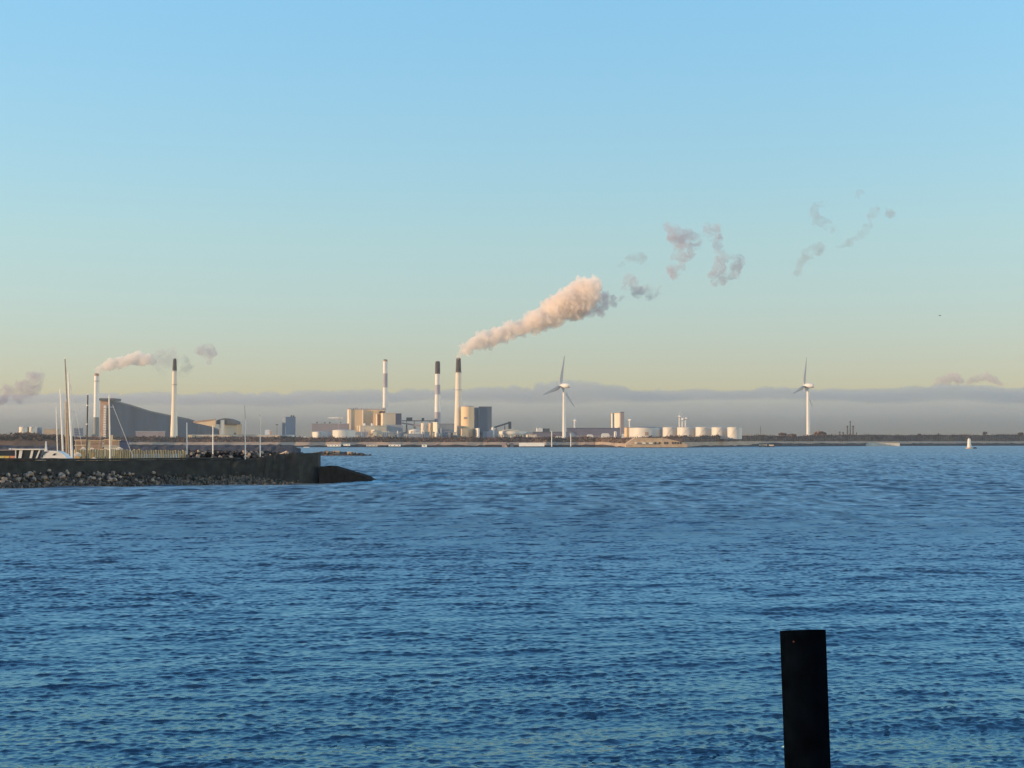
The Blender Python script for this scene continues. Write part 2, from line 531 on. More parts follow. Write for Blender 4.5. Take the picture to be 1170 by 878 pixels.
def cbox(mb, pL, pC, pR, yt, zb, Y, al=8.0, dmax=60):
    """Box with its near corner at column pC; its left face runs back to pL, its front runs to pR. Returns the front face as a frame."""
    a = R(al)
    px = Y / FPX
    c = Vector((wx(pC, Y), Y, 0))
    u, v = Vector((math.cos(a), math.sin(a), 0)), Vector((-math.sin(a), math.cos(a), 0))
    wr = (pR - pC) * px / math.cos(a)
    wl_ = min(dmax, (pC - pL) * px / math.sin(a)) if pC - pL > 0.05 else 18.0
    zt = wz(yt, Y)
    q = [c, c + u * wr, c + u * wr + v * wl_, c + v * wl_]
    mb.hexa([(p.x, p.y, zb) for p in q], [(p.x, p.y, zt) for p in q])
    return c, u, v, wr, wl_, zt

def roof_slab(parent, fr, m, h=1.2, over=0.4, name='roof'):
    c, u, v, wr, wl_, zt = fr
    q = [c - u * over - v * over, c + u * (wr + over) - v * over, c + u * (wr + over) + v * (wl_ + over), c - u * over + v * (wl_ + over)]
    return MB().hexa([(p.x, p.y, zt + 0.003) for p in q], [(p.x, p.y, zt + h) for p in q]).build(name, m, parent)

def bands(parent, fr, zb, rows_, m, name='window_band', a0=0.06, a1=0.94, h=1.6):
    """Window strips standing 0.2 m proud of the front face."""
    c, u, v, wr, wl_, zt = fr
    for f in rows_:
        z = zb + (zt - zb) * f
        q = [c + u * (wr * a0) - v * 0.2, c + u * (wr * a1) - v * 0.2, c + u * (wr * a1) - v * 0.01, c + u * (wr * a0) - v * 0.01]
        MB().hexa([(p.x, p.y, z) for p in q], [(p.x, p.y, z + h) for p in q]).build(name, m, parent)

def far_box(name, label, cat, pL, pC, pR, yt, Y, m, zb=BASE, al=8.0, roof=None, rh=1.0, win=None, group=None, dmax=60, vents=0, wm=None):
    b = MB()
    fr = cbox(b, pL, pC, pR, yt, zb, Y, al, dmax)
    mid = fr[0] + fr[1] * fr[3] * .5
    t = thing(name, label, cat, (mid.x, mid.y, zb), group)
    b.build('wall', m, t)
    rf = roof_slab(t, fr, roof or M['tankroof'], rh)
    if win: bands(t, fr, zb, win, wm or M['glass'])
    rr = random.Random(int(pC * 7 + yt))
    for k in range(vents):
        p = fr[0] + fr[1] * fr[3] * rr.uniform(.1, .85) + fr[2] * min(8, fr[4] * .4)
        w = rr.uniform(1.5, 3.5)
        MB().box(p.x, p.x + w, p.y, p.y + w, fr[5] + rh + .003, fr[5] + rh + rr.uniform(1.5, 3.5)).build('vent', M['dark'], t)
    return t, fr

def part_box(parent, name, pL, pC, pR, yt, Y, m, yb=None, al=8.0, roof=None, label=None, dmax=60):
    b = MB()
    fr = cbox(b, pL, pC, pR, yt, BASE if yb is None else wz(yb, Y), Y, al, dmax)
    o = b.build(name, m, parent)
    if label: o['label'] = label
    if roof: roof_slab(o, fr, roof, 1.0)
    return o

def tank(label, p0, p1, yt, Y, m=None, zb=BASE, group='white storage tanks on the far shore', roof=None, door=None, name='storage_tank', dome=0.06):
    px = Y / FPX
    r = (p1 - p0) / 2 * px
    x = wx((p0 + p1) / 2, Y)
    zt = wz(yt, Y)
    t = thing(name, label, 'tank', (x, Y, zb), group)
    MB().lathe((x, Y, 0), [(r, zb), (r, zt)], 48).build('shell', m or M['tank'], t)
    MB().lathe((x, Y, 0), [(r + .25, zt + .003), (r + .25, zt + .5), (r * .5, zt + .5 + r * dome * .7), (0.3, zt + .5 + r * dome)], 48).build('roof', roof or M['tankroof'], t)
    st = MB()
    vs, fs, ns = [], [], 14
    for k in range(ns + 1):
        a = R(-150 + k * 5)
        z = zb + (zt - zb) * k / ns
        for rr_, dz in ((.03, -.06), (.35, -.06), (.35, .06), (.03, .06)):
            vs.append((x + (r + rr_) * math.cos(a), Y + (r + rr_) * math.sin(a), z + dz))
    for k in range(ns):
        for j in range(4):
            fs.append((k * 4 + j, (k + 1) * 4 + j, (k + 1) * 4 + (j + 1) % 4, k * 4 + (j + 1) % 4))
    fs += [(0, 1, 2, 3), tuple(reversed(range(ns * 4, ns * 4 + 4)))]
    st.add(vs, fs)
    st.build('stair', m or M['tank'], t)
    if door:
        d0, d1, yy = door
        a0 = math.asin(max(-1, min(1, (wx(d0, Y) - x) / r))); a1 = math.asin(max(-1, min(1, (wx(d1, Y) - x) / r)))
        b = MB()
        n = 6
        for rr in range(n):
            s0 = a0 + (a1 - a0) * rr / n; s1 = a0 + (a1 - a0) * (rr + 1) / n
            q = [(x + (r + k) * math.sin(s), Y - (r + k) * math.cos(s)) for s, k in ((s0, .3), (s1, .3), (s1, .02), (s0, .02))]
            b.hexa([(X, Z, zb + 4) for X, Z in q], [(X, Z, wz(yy, Y)) for X, Z in q])
        b.build('door', M['brown'], t)
    return t

def chimney(label, pc, Y, segs, zb, name='chimney', platforms=()):
    """segs: list of (photo row at its top, half width in px, material, part name), from the top down; the last reaches the ground."""
    px = Y / FPX
    x = wx(pc, Y, 450)
    t = thing(name, label, 'chimney', (x, Y, zb), 'chimneys on the far shore')
    for k, (yt, hw, m, nm) in enumerate(segs):
        zt = wz(yt, Y)
        if k + 1 < len(segs): zl, hl = wz(segs[k + 1][0], Y), segs[k + 1][1]
        else: zl, hl = zb, hw * 1.12
        MB().lathe((x, Y, 0), [(hl * px, zl), (hw * px, zt)], 32).build(nm, m, t)
    zt = wz(segs[0][0], Y)
    MB().lathe((x, Y, 0), [(segs[0][1] * px * .8, zt + .003), (segs[0][1] * px * .78, zt + 1.6)], 24).build('flue', M['soot'], t)
    for yp in platforms:
        z = wz(yp, Y)
        k = max(i for i, s in enumerate(segs) if s[0] <= yp)
        r = segs[k][1] * px * 1.0
        MB().lathe((x, Y, 0), [(r + .1, z - .15), (r + 1.1, z - .15), (r + 1.1, z + 1.0), (r + .1, z + 1.0)], 24, False).build('platform', M['grey'], t)
    return t

def turbine(label, pc, py_base, py_hub, Y, L, th0, fore, name='wind_turbine', group='wind turbines on the far shore', zb=None, hubdx=4, small=False):
    px = Y / FPX
    x = wx(pc, Y, 480)
    zb = wz(py_base, Y) - 6 if zb is None else zb
    zh = wz(py_hub, Y)
    t = thing(name, label, 'wind turbine', (x, Y, zb), group)
    r0, r1 = (2.15 * px, 1.4 * px) if not small else (1.0 * px, .7 * px)
    MB().lathe((x, Y, 0), [(r0, zb), (r0 * .9, zb + (zh - zb) * .3), (r1, zh - r1)], 24).build('tower', M['white'], t)
    ax = Vector((-math.sqrt(1 - fore * fore), fore, 0)).normalized()
    rot = Vector((fore, math.sqrt(1 - fore * fore), 0)).normalized()
    nl = hubdx * px / abs(ax.x)
    nr = 2.9 * px if not small else 1.2 * px
    b = MB()
    c = Vector((x, Y, zh))
    prof = [(nr * .5, -nl * 1.55), (nr * .88, -nl * 1.4), (nr, -nl * .6), (nr, nl * .3), (nr * .8, nl * .62)]
    b.lathe(c, prof, 16, True, ax)
    nac = b.build('nacelle', M['white'], t)
    hub = MB().lathe(c, [(nr * .62, nl * .62), (nr * .66, nl * .85), (nr * .5, nl * 1.15), (nr * .1, nl * 1.3)], 16, True, ax).build('hub', M['white'], t)
    hc = c + ax * nl * .9
    Lm = L * px
    for k in range(3):
        th = R(th0 + 120 * k)
        d = rot * math.sin(th) + Vector((0, 0, math.cos(th)))
        w = d.cross(ax)
        b = MB()
        n = 12
        vs, fs = [], []
        st = [(0.0, .9, .9), (.06, .9, .9), (.16, 2.0, .55), (.3, 1.8, .4), (.5, 1.35, .3), (.7, 1.0, .22), (.88, .65, .15), (.97, .4, .1), (1.0, .12, .05)]
        sc_ = Lm / 40.0 * (1.0 if small else 1.45)
        for s, ch, tk in st:
            tw = R(14 * (1 - s))
            w2 = w * math.cos(tw) + ax * math.sin(tw); a2 = -w * math.sin(tw) + ax * math.cos(tw)
            o = hc + d * (Lm * s) + w2 * (ch * .3 * sc_)
            for q in range(n):
                an = 2 * math.pi * q / n
                vs.append(o + w2 * (ch * sc_ * math.cos(an)) + a2 * (tk * sc_ * math.sin(an)))
        for s in range(len(st) - 1):
            for q in range(n):
                fs.append((s * n + q, s * n + (q + 1) % n, (s + 1) * n + (q + 1) % n, (s + 1) * n + q))
        fs += [tuple(reversed(range(n))), tuple(range((len(st) - 1) * n, len(st) * n))]
        b.add(vs, fs, True)
        b.build('blade', M['white'] if small else M['grey_blade'], t)
    return t
M['grey_blade'] = mat('pale_grey_blade', (0.33, 0.34, 0.36), 0.6, 0.05, 0.1)
M['palegrey'] = mat('pale_grey_metal', (0.16, 0.17, 0.17), 0.6, 0.08, 0.1)

# ------------------------------------------------------------------ chimneys
chimney('tall white chimney of the sloping waste plant with a bright steam plume at its mouth', 110.3, 2720,
        [(428, 2.7, M['brown'], 'rim'), (430, 2.7, M['white'], 'shaft'), (477, 3.0, M['palegrey'], 'foot')], BASE, platforms=(436,))
chimney('slim cream chimney with a black tip standing in front of the sloping grey plant', 199.3, 2350,
        [(411, 1.9, M['soot'], 'cap'), (424.5, 2.6, M['cream'], 'shaft'), (460, 3.0, M['cream'], 'shaft'), (490, 3.9, M['cream'], 'shaft')], BASE, platforms=(424, 440))
chimney('chimney banded white and grey rising from the sunlit boiler house', 440.2, 2720,
        [(412, 2.6, M['brown'], 'rim'), (413.4, 2.6, M['white'], 'band'), (427, 2.6, M['band'], 'band'), (443, 2.7, M['white'], 'band')], BASE)
chimney('chimney with a dark brown tip and two lilac grey bands', 500.0, 2720,
        [(414, 2.8, M['soot'], 'cap'), (427.5, 2.9, M['white'], 'band'), (440, 3.0, M['band'], 'band'), (451, 3.1, M['white'], 'band'), (471, 3.4, M['band'], 'band')], BASE)
chimney('cream chimney with a black tip beside the round silo under the large steam plume', 523.8, 2640,
        [(410, 2.6, M['soot'], 'cap'), (426, 3.2, M['cream'], 'shaft'), (455, 3.7, M['cream'], 'shaft'), (485, 4.6, M['cream'], 'shaft')], BASE, platforms=(426, 446))

# ------------------------------------------------------------------ the sloping waste plant
def sloping_plant():
    Y = 2740
    t = thing('sloping_power_plant', 'huge dark aluminium waste plant whose roof slopes down like a ski hill', 'power plant', (wx(180, Y), Y, BASE))
    a = R(24)
    c = Vector((wx(124.5, Y), Y, 0))
    u, v = Vector((math.cos(a), math.sin(a), 0)), Vector((-math.sin(a), math.cos(a), 0))
    D = 46.0
    # outline of the front in photo pixels: (px, row)
    top = [(124.5, 457), (131, 459.5), (150, 464.5), (172, 471.5), (196, 476.5), (215, 480), (238, 487), (256, 495), (266, 503)]
    ring_f, ring_b = [], []
    def front(px, py):
        # the point of the tilted front plane seen at this pixel
        k = (px - CX) / FPX
        # c + u*s : x = k * y  (small pitch ignored)
        s = (k * c.y - c.x) / (u.x - k * u.y)
        p = c + u * s
        p.z = wz(py, p.y)
        return p
    pts = [front(px, py) for px, py in top]
    b = MB()
    n = len(pts)
    bot = [Vector((p.x, p.y, BASE)) for p in pts]
    vs = [*pts, *bot, *[p + v * D for p in pts], *[p + v * D for p in bot]]
    fs = []
    for i in range(n - 1):
        fs.append((n + i, n + i + 1, i + 1, i))
        fs.append((2 * n + i + 1, 2 * n + i, i, i + 1))
        fs.append((3 * n + i + 1, 3 * n + i, 2 * n + i, 2 * n + i + 1))
    fs.append((0, 2 * n, 3 * n, n))
    fs.append((n - 1, 2 * n - 1, 4 * n - 1, 3 * n - 1))
    b.add(vs, fs)
    b.build('facade', M['alu'], t)
    # parapet along the slope
    b = MB()
    for i in range(n - 1):
        p, q = pts[i] - v * .6, pts[i + 1] - v * .6
        zz = Vector((0, 0, 3.0))
        b.hexa([p, q, q + v * 1.5, p + v * 1.5], [p + zz, q + zz, q + v * 1.5 + zz, p + v * 1.5 + zz])
    b.build('parapet', M['palegrey'], t)
    # left wing: brick-brown in the sun, with the white lift shaft
    w0 = pts[0] + v * 2 + Vector((0, 0, 0))
    px = Y / FPX
    x0, x1 = wx(113.6, Y), wx(124.4, Y)
    b = MB().box(x0, x1, Y + 3, Y + 40, BASE, wz(458, Y))
    b.build('end_wall', M['brown'], t)
    MB().box(wx(117.8, Y), wx(120.6, Y), Y + 1, Y + 2.9, BASE, wz(463.5, Y)).build('lift_shaft', M['white'], t)
    for k in range(13):
        z = wz(501 - k * 2.8, Y)
        MB().box(wx(117.6, Y), wx(120.8, Y), Y + .6, Y + .95, z, z + 1.0).build('landing', M['brown'], t)
    MB().box(wx(113.4, Y), wx(131, Y), Y - 4, Y + 42, wz(458, Y) + .01, wz(455.3, Y)).build('viewing_deck', M['dark'], t)
    return t
sloping_plant()

# tree clumps in front of the plant and low things around it
def bush(label, p0, p1, yt, Y, seed, m, n=160, zb=BASE, group='bare trees on the far shore', name='bare_tree'):
    px = Y / FPX
    x = wx((p0 + p1) / 2, Y)
    w = (p1 - p0) / 2 * px
    zt = wz(yt, Y)
    t = thing(name, label, 'tree', (x, Y, zb), group)
    b = MB()
    b.bar((x, Y, zb), (x, Y, zb + (zt - zb) * .55), w * .09, 6, w * .05)
    r = random.Random(seed)
    b.build('trunk', M['wood'], t)
    rng = np.random.default_rng(seed)
    q = rng.normal(size=(n, 3)); q /= np.linalg.norm(q, axis=1)[:, None]
    q *= rng.uniform(.3, 1, n)[:, None] ** .5
    hh = (zt - zb)
    pts = np.stack([x + q[:, 0] * w * .95, Y + q[:, 1] * w * .8, zb + hh * .58 + q[:, 2] * hh * .38], 1)
    leaf_cloud('crown', pts, w * .16 + .4, m, seed, parent=t)
    return t

bush('bare dark tree left of the low grey hall under the sloping plant', 153, 158, 500.5, 2300, 41, M['wood'])
bush('bare tree at the right end of the low grey hall', 176, 183, 503, 2300, 42, M['wood'])
bush('bare tree between the low grey hall and the slim black-tipped chimney', 184, 189, 503.5, 2300, 43, M['wood'])
bush('narrow bare tree just left of the slim black-tipped chimney', 190, 194, 504, 2300, 44, M['wood'])
bush('bare tree just right of the foot of the slim black-tipped chimney', 203.5, 209, 504, 2300, 45, M['wood'])

far_box('industrial_hall', 'low grey-brown hall with flat roof in front of the sloping plant', 'building', 153.2, 155, 186.5, 493.5, 2400, M['mauve'], al=10, win=(.5,), wm=M['brown'], vents=2)
far_box('white_shed', 'small pale shed at the foot of the grey-brown hall', 'building', 149.5, 150, 165, 503.5, 2320, M['cream'], al=6)
far_box('beige_shed', 'beige shed standing before the right end of the grey-brown hall', 'building', 166.2, 167, 178, 505, 2320, M['tan'], al=6)
far_box('blue_tower', 'small blue-grey office tower seen between the sailing masts and the dark pole', 'building', 83.6, 84, 93.5, 489.5, 2900, M['blue'], al=4, win=(.55, .7, .85), wm=M['navy'])
far_box('brown_hall', 'long low brown hall just left of the sloping plant', 'building', 86, 88, 114, 499.3, 2500, M['brown'], al=8, vents=2)

# curved-roof hall and gallery right of the sloping plant
def curved_hall():
    Y = 2500
    t = thing('curved_roof_hall', 'beige hall with a dark curved roof and a bright sloping gallery on its left', 'building', (wx(258, Y), Y, BASE))
    part_box(t, 'wall', 247, 250.5, 270, 485, Y, M['beige'], al=9)
    x0, x1 = wx(247.3, Y), wx(271, Y)
    z0 = wz(484.9, Y)
    arc = [(x0, z0)] + [(x0 + (x1 - x0) * s, z0 + 1.5 + 9.0 * math.sin(math.pi * (0.18 + .72 * s)) ** 1.0) for s in np.linspace(0, 1, 12)] + [(x1, z0)]
    MB().prism(arc, Y - 3, Y + 30).build('roof', M['dark'], t)
    part_box(t, 'stair_tower', 250.2, 251.6, 256, 480, Y - 6, M['cream'], al=12)
    part_box(t, 'annexe', 270.2, 270.4, 276, 485.5, Y + 20, M['tan'], al=6, roof=M['tankroof'])
    g = MB()
    pts = [(wx(223.5, Y), wz(483.5, Y)), (wx(247, Y), wz(488.5, Y)), (wx(247, Y), wz(480, Y)), (wx(240, Y), wz(481.6, Y))]
    g.prism(pts, Y - 9, Y - 3)
    g.build('gallery', M['tan'], t)
    MB().prism([(wx(222, Y), wz(483.4, Y)), (wx(240, Y), wz(481.5, Y)), (wx(247.2, Y), wz(479.9, Y)), (wx(247.2, Y), wz(479, Y)), (wx(222, Y), wz(481.5, Y))], Y - 9.5, Y - 2.5).build('gallery_roof', M['brown'], t)
    for p in (228, 234, 240):
        MB().box(wx(p, Y), wx(p, Y) + 1.2, Y - 7, Y - 5.8, BASE, wz(485, Y)).build('trestle', M['dark'], t)
curved_hall()
t_, fr_ = far_box('long_hall', 'long low beige hall with a blue gate, below the curved roof', 'building', 213, 219.5, 318, 497.5, 2380, M['beige'], al=5, win=(.72,), wm=M['mauve'], vents=5)
part_box(t_, 'end_bay', 214.2, 214.6, 219, 497, 2372, M['tan'], al=5)
part_box(t_, 'gate', 224.5, 224.6, 235, 502.5, 2378, M['navy'], al=5, label='blue gate')
part_box(t_, 'gate', 248.5, 248.6, 256, 503, 2380, M['dark'], al=5, label='dark gate')
def gable_house(label, p0, p1, ye, yr, Y, m, group=None):
    x0, x1 = wx(p0, Y), wx(p1, Y)
    t = thing('gabled_house', label, 'house', ((x0 + x1) / 2, Y, BASE), group)
    xm = (x0 + x1) / 2
    MB().prism([(x0, BASE), (x1, BASE), (x1, wz(ye, Y)), (xm, wz(yr, Y)), (x0, wz(ye, Y))], Y, Y + 9).build('wall', m, t)
    b = MB()
    e, r_ = wz(ye, Y) + .05, wz(yr, Y) + .05
    b.prism([(x0 - .5, e - .2), (xm, r_), (xm, r_ + .5), (x0 - .5, e + .3)], Y - .5, Y + 9.5)
    b.prism([(x1 + .5, e - .2), (x1 + .5, e + .3), (xm, r_ + .5), (xm, r_)], Y - .5, Y + 9.5)
    b.build('roof', M['brown'], t)
    w = (x1 - x0)
    MB().box(xm - w * .12, xm + w * .12, Y - .15, Y - .01, BASE + 3, wz(ye, Y) - .6).build('window', M['glass'], t)
gable_house('bright white gabled house before the long beige hall, its gable pointed', 270.2, 275.5, 504.2, 500.8, 2280, M['white'])
far_box('white_shed', 'bright white flat shed left of the white gabled house', 'building', 266, 266.3, 269.5, 502.5, 2285, M['white'], al=5)
far_box('white_shed', 'white rooftop-height cabin with a dark tower right of the thin white posts', 'building', 302.2, 302.5, 308, 491.5, 2420, M['white'], al=6)
far_box('plant_room', 'small brown block joined to the right of the white cabin', 'building', 308.2, 308.4, 311, 493, 2420, M['brown'], al=6)

far_box('office_tower', 'blue-grey tower block left of the storage tanks', 'building', 320, 326.2, 336.8, 477, 2850, M['blue'], al=24, win=None, roof=M['blue'], vents=3)
def light_mast(label, px_, y0, y1, Y, heads=1, name='flood_light_mast', r=.35):
    x = wx(px_, Y, y0)
    z1 = wz(y0, Y); z0 = wz(y1, Y)
    t = thing(name, label, 'mast', (x, Y, z0))
    MB().bar((x, Y, z0), (x, Y, z1), r * 1.3, 6, r).build('pole', M['dark'], t)
    MB().box(x - 2.2, x + 2.2, Y - .6, Y + .6, z1 + .01, z1 + 1.6).build('lamp_head', M['dark'], t)
    return t
light_mast('thin dark mast with a lamp head beside the blue-grey tower block', 316.5, 486, 505, 2500)
tank('bright white tank at the foot of the blue-grey tower block', 322.5, 336.5, 497.6, 2420)
tank('smallest white tank, right of the blue-grey tower block', 341.5, 350, 498.2, 2420)

t_, _ = far_box('mauve_hall', 'wide mauve-grey hall behind the two sunlit tanks', 'building', 355, 356, 398, 484.6, 2650, M['mauve'], al=10, vents=4)
tank('cream storage tank before the left end of the mauve hall', 356.8, 378, 494, 2450)
tank('largest cream storage tank, before the right end of the mauve hall', 380, 406, 492, 2430)

def boom_crane():
    Y = 2640
    x = wx(387, Y)
    t = thing('boom_crane', 'pale horizontal crane boom reaching over the mauve hall', 'crane', (x, Y, BASE))
    MB().bar((x, Y, BASE), (x, Y, wz(477.5, Y)), .6, 6).build('mast', M['mauve'], t)
    MB().box(wx(374.6, Y), wx(387.6, Y), Y - 1, Y + 1, wz(478.4, Y), wz(476.8, Y)).build('boom', M['white'], t)
    MB().box(wx(387.9, Y), wx(392, Y), Y - .6, Y + .6, wz(478.2, Y), wz(477.3, Y)).build('counter_jib', M['beige'], t)
boom_crane()

def boiler_house():
    Y = 2700
    t = thing('power_station', 'sunlit power station of stepped beige boiler houses and towers', 'power station', (wx(425, Y), Y, BASE))
    part_box(t, 'boiler_house', 393.5, 398.5, 440, 468.5, Y + 10, M['tan'], al=3, roof=M['mauve'])
    part_box(t, 'stair_tower', 393.6, 400.2, 401.2, 467.3, Y + 8, M['cream'], al=14, yb=None, roof=M['dark'])
    part_box(t, 'stair_tower', 408.6, 414.4, 415.4, 469, Y + 6, M['cream'], al=14, roof=M['cream'])
    part_box(t, 'stair_tower', 424.5, 430.4, 431.5, 473, Y + 4, M['cream'], al=14)
    part_box(t, 'filter_house', 432, 437.2, 451.6, 472.5, Y - 28, M['beige'], al=11, roof=M['beige'])
    part_box(t, 'filter_house', 451.3, 451.6, 458.6, 473.2, Y - 12, M['navy2'], al=8, roof=M['dark'])
    part_box(t, 'machine_hall', 395, 411.5, 441, 487, Y - 60, M['beige'], al=12, roof=M['cream'])
    part_box(t, 'machine_hall', 440.8, 441.2, 460, 485.5, Y - 40, M['grey'], al=8)
    part_box(t, 'cable_tower', 421.5, 427.6, 429, 491.2, Y - 90, M['cream'], al=14)
    part_box(t, 'low_block', 405.8, 407, 420, 493.5, Y - 80, M['grey'], al=8)
    part_box(t, 'low_block', 437.2, 438.5, 467, 494.5, Y - 90, M['blue'], al=8, roof=M['tankroof'])
    part_box(t, 'penthouse', 431.5, 433.5, 440, 470, Y - 5, M['soot'], yb=472.4)
    for p in (416.5, 425):
        px = (Y - 60) / FPX
        MB().lathe((wx(p, Y - 50), Y - 50, 0), [(1.3 * px, wz(488, Y - 50)), (1.3 * px, wz(484.5, Y - 50)), (.6 * px, wz(483.8, Y - 50))], 16).build('vent_dome', M['white'], t)
    b = MB()
    r = random.Random(5)
    for k in range(16):
        p = 402 + k * 2.3
        z = wz(468.3, Y)
        MB().box(wx(p, Y), wx(p, Y) + r.uniform(1, 2.4), Y + 14, Y + 17, z + 1.2, z + r.uniform(2, 4.5)).build('roof_plant', M['mauve'], t)
def clutter(t, p0, p1, n, Y, seed):
    # small plant pieces at the foot of the boiler houses: ducts, sheds, pipe racks, stub stacks
    r = random.Random(seed)
    for k in range(n):
        p = p0 + (p1 - p0) * (k + r.random()) / n
        yy = Y - r.uniform(96, 130)
        w = r.choice([1.2, 2, 3, 4.5])
        top = r.uniform(492.5, 499.2)
        m = r.choice(['cream', 'beige', 'grey', 'white', 'tan', 'dark', 'mauve', 'blue'])
        q = r.random()
        if q < .55:
            part_box(t, 'shed', p - .25 * w * .3, p, p + w, top, yy, M[m], al=10, roof=M['tankroof'])
        elif q < .8:
            x = wx(p, yy)
            MB().lathe((x, yy, 0), [(1.4, BASE), (1.2, wz(top - 5, yy))], 12).build('stub_stack', M[m], t)
        else:
            x = wx(p, yy); z = wz(top, yy)
            MB().box(x, x + 9, yy - .5, yy + .5, z, z + 1.1).box(x + .5, x + 1, yy - .3, yy + .3, BASE, z - .01).box(x + 8, x + 8.5, yy - .3, yy + .3, BASE, z - .01).build('pipe_rack', M[m], t)
M['navy2'] = mat('violet_grey_cladding', (0.13, 0.125, 0.16), 0.6, 0.1, 0.05)
boiler_house()
clutter([q for q in COL.objects if q.name == 'power_station'][0], 396, 466, 26, 2680, 3)

def conveyor(label, ax_, ay, bx_, by, Y, m, legs=3, name='conveyor', w=2.2, house=None):
    a, b_ = at(ax_, ay, Y), at(bx_, by, Y)
    t = thing(name, label, 'conveyor', (a.x, Y, BASE))
    mb = MB()
    h = Vector((0, 0, w))
    y0, y1 = Vector((0, -1.5, 0)), Vector((0, 1.5, 0))
    mb.hexa([a + y0, b_ + y0, b_ + y1, a + y1], [a + y0 + h, b_ + y0 + h, b_ + y1 + h, a + y1 + h])
    mb.build('gallery', m, t)
    for k in range(legs):
        s = (k + .6) / (legs + .2)
        p = a.lerp(b_, s)
        MB().bar((p.x - 2, p.y, BASE), (p.x, p.y, p.z), .5, 6).bar((p.x + 2, p.y, BASE), (p.x, p.y, p.z), .5, 6).build('trestle', M['dark'], t)
    if house:
        p0, p1, yt, yb = house
        MB().box(wx(p0, Y), wx(p1, Y), Y - 3, Y + 3, wz(yb, Y), wz(yt, Y)).build('head_house', M['dark'], t)
    return t
t_ = conveyor('dark level conveyor bridge with small huts between the power station and second chimney', 459, 481.6, 496.5, 481.6, 2710, M['dark'], 4, w=1.6)
MB().box(wx(464.3, 2710), wx(471, 2710), 2707, 2713, wz(480.55, 2710), wz(477.2, 2710)).build('hut', M['dark'], t_)
MB().box(wx(481.8, 2710), wx(484.6, 2710), 2707, 2713, wz(480.55, 2710), wz(477.8, 2710)).build('hut', M['dark'], t_)
conveyor('pale inclined conveyor running down to the twin silos', 459, 484.5, 491, 489.5, 2690, M['mauve'], 3, w=3)
tank('low white dome-roofed tank below the pale inclined conveyor', 467, 481, 492.5, 2600, dome=.28, roof=M['cream'])
far_box('grey_shed', 'pale grey shed before the dome-roofed tank', 'building', 463.5, 464.5, 481, 496.5, 2500, M['grey'], al=8)
far_box('grey_shed', 'dark grey shed right of the pale one, before the twin silos', 'building', 480.8, 485, 490.5, 494, 2500, M['blue'], al=12)
tank('cream silo, left of the pair beside the second chimney', 481, 487.5, 484, 2640, M['cream'], name='silo', group='twin silos', dome=.2, roof=M['cream'])
tank('pink-brown silo, right of the pair beside the second chimney', 489.2, 495, 484, 2640, M['tan'], name='silo', group='twin silos', dome=.2)
t_, _ = far_box('white_tower', 'slim cream tower before the second chimney', 'building', 493.4, 499.2, 500.4, 483, 2580, M['cream'], al=14, roof=M['cream'])
part_box(t_, 'annexe', 493, 499, 501, 494, 2560, M['cream'], al=14)
t_, _ = far_box('turbine_hall', 'blue-grey turbine hall between the banded and the cream chimney', 'building', 499, 500.5, 520.5, 484.8, 2700, M['grey'], al=12, roof=M['mauve'])
clutter(t_, 468, 524, 18, 2640, 9)
part_box(t_, 'low_block', 500, 501, 512.5, 491, 2600, M['blue'], al=8, roof=M['tankroof'])
part_box(t_, 'low_block', 512.8, 513, 521, 494.5, 2590, M['dark'], al=8, roof=M['tankroof'])

def round_silo_house():
    Y = 2618
    px = Y / FPX
    x = wx(534.3, Y)
    t = thing('silo_house', 'round sand-coloured silo tower joined to a tall dark block', 'silo', (x, Y, BASE))
    r = 7.6 * px
    zt = wz(465.2, Y)
    MB().lathe((x, Y, 0), [(r, BASE), (r, zt)], 48).build('silo_shell', M['tan'], t)
    MB().lathe((x, Y, 0), [(r * .97, zt + .003), (r * .97, zt + 1.2), (1, zt + 2.2)], 48).build('silo_roof', M['mauve'], t)
    MB().box(x - r * .55, x - r * .05, Y - r - .4, Y - r * .8, wz(479, Y), wz(476.8, Y)).build('sign_panel', M['mauve'], t)
    part_box(t, 'dark_block', 541.3, 541.6, 547, 465.8, Y + 4, M['blue'], al=6)
    part_box(t, 'dark_block', 547.1, 547.3, 561.8, 465.3, Y - 2, M['blueblk'], al=6, roof=M['dark'])
    part_box(t, 'base_block', 524.5, 527.5, 535, 490, Y - 30, M['tan'], al=14)
    part_box(t, 'base_block', 541.5, 546.4, 548, 489.4, Y - 34, M['white'], al=14, label='bright white cube')
    part_box(t, 'base_block', 548.2, 551.8, 562, 493, Y - 30, M['blue'], al=10)
    part_box(t, 'base_block', 558.8, 559, 569, 491, Y - 20, M['grey'], al=6)
M['blueblk'] = mat('dark_blue_cladding', (0.075, 0.10, 0.14), 0.55, 0.1, 0.05, streak=True)
round_silo_house()
conveyor('steep dark conveyor rising right to a head tower beyond the dark block', 561.5, 490.5, 582.5, 484.0, 2640, M['dark'], 2, w=3, house=(580.8, 584.2, 482, 491))
tank('small white spherical tank at the foot of the steep conveyor', 561.5, 565, 489.3, 2600, M['white'], name='small_tank', group=None, dome=.5, roof=M['white'])

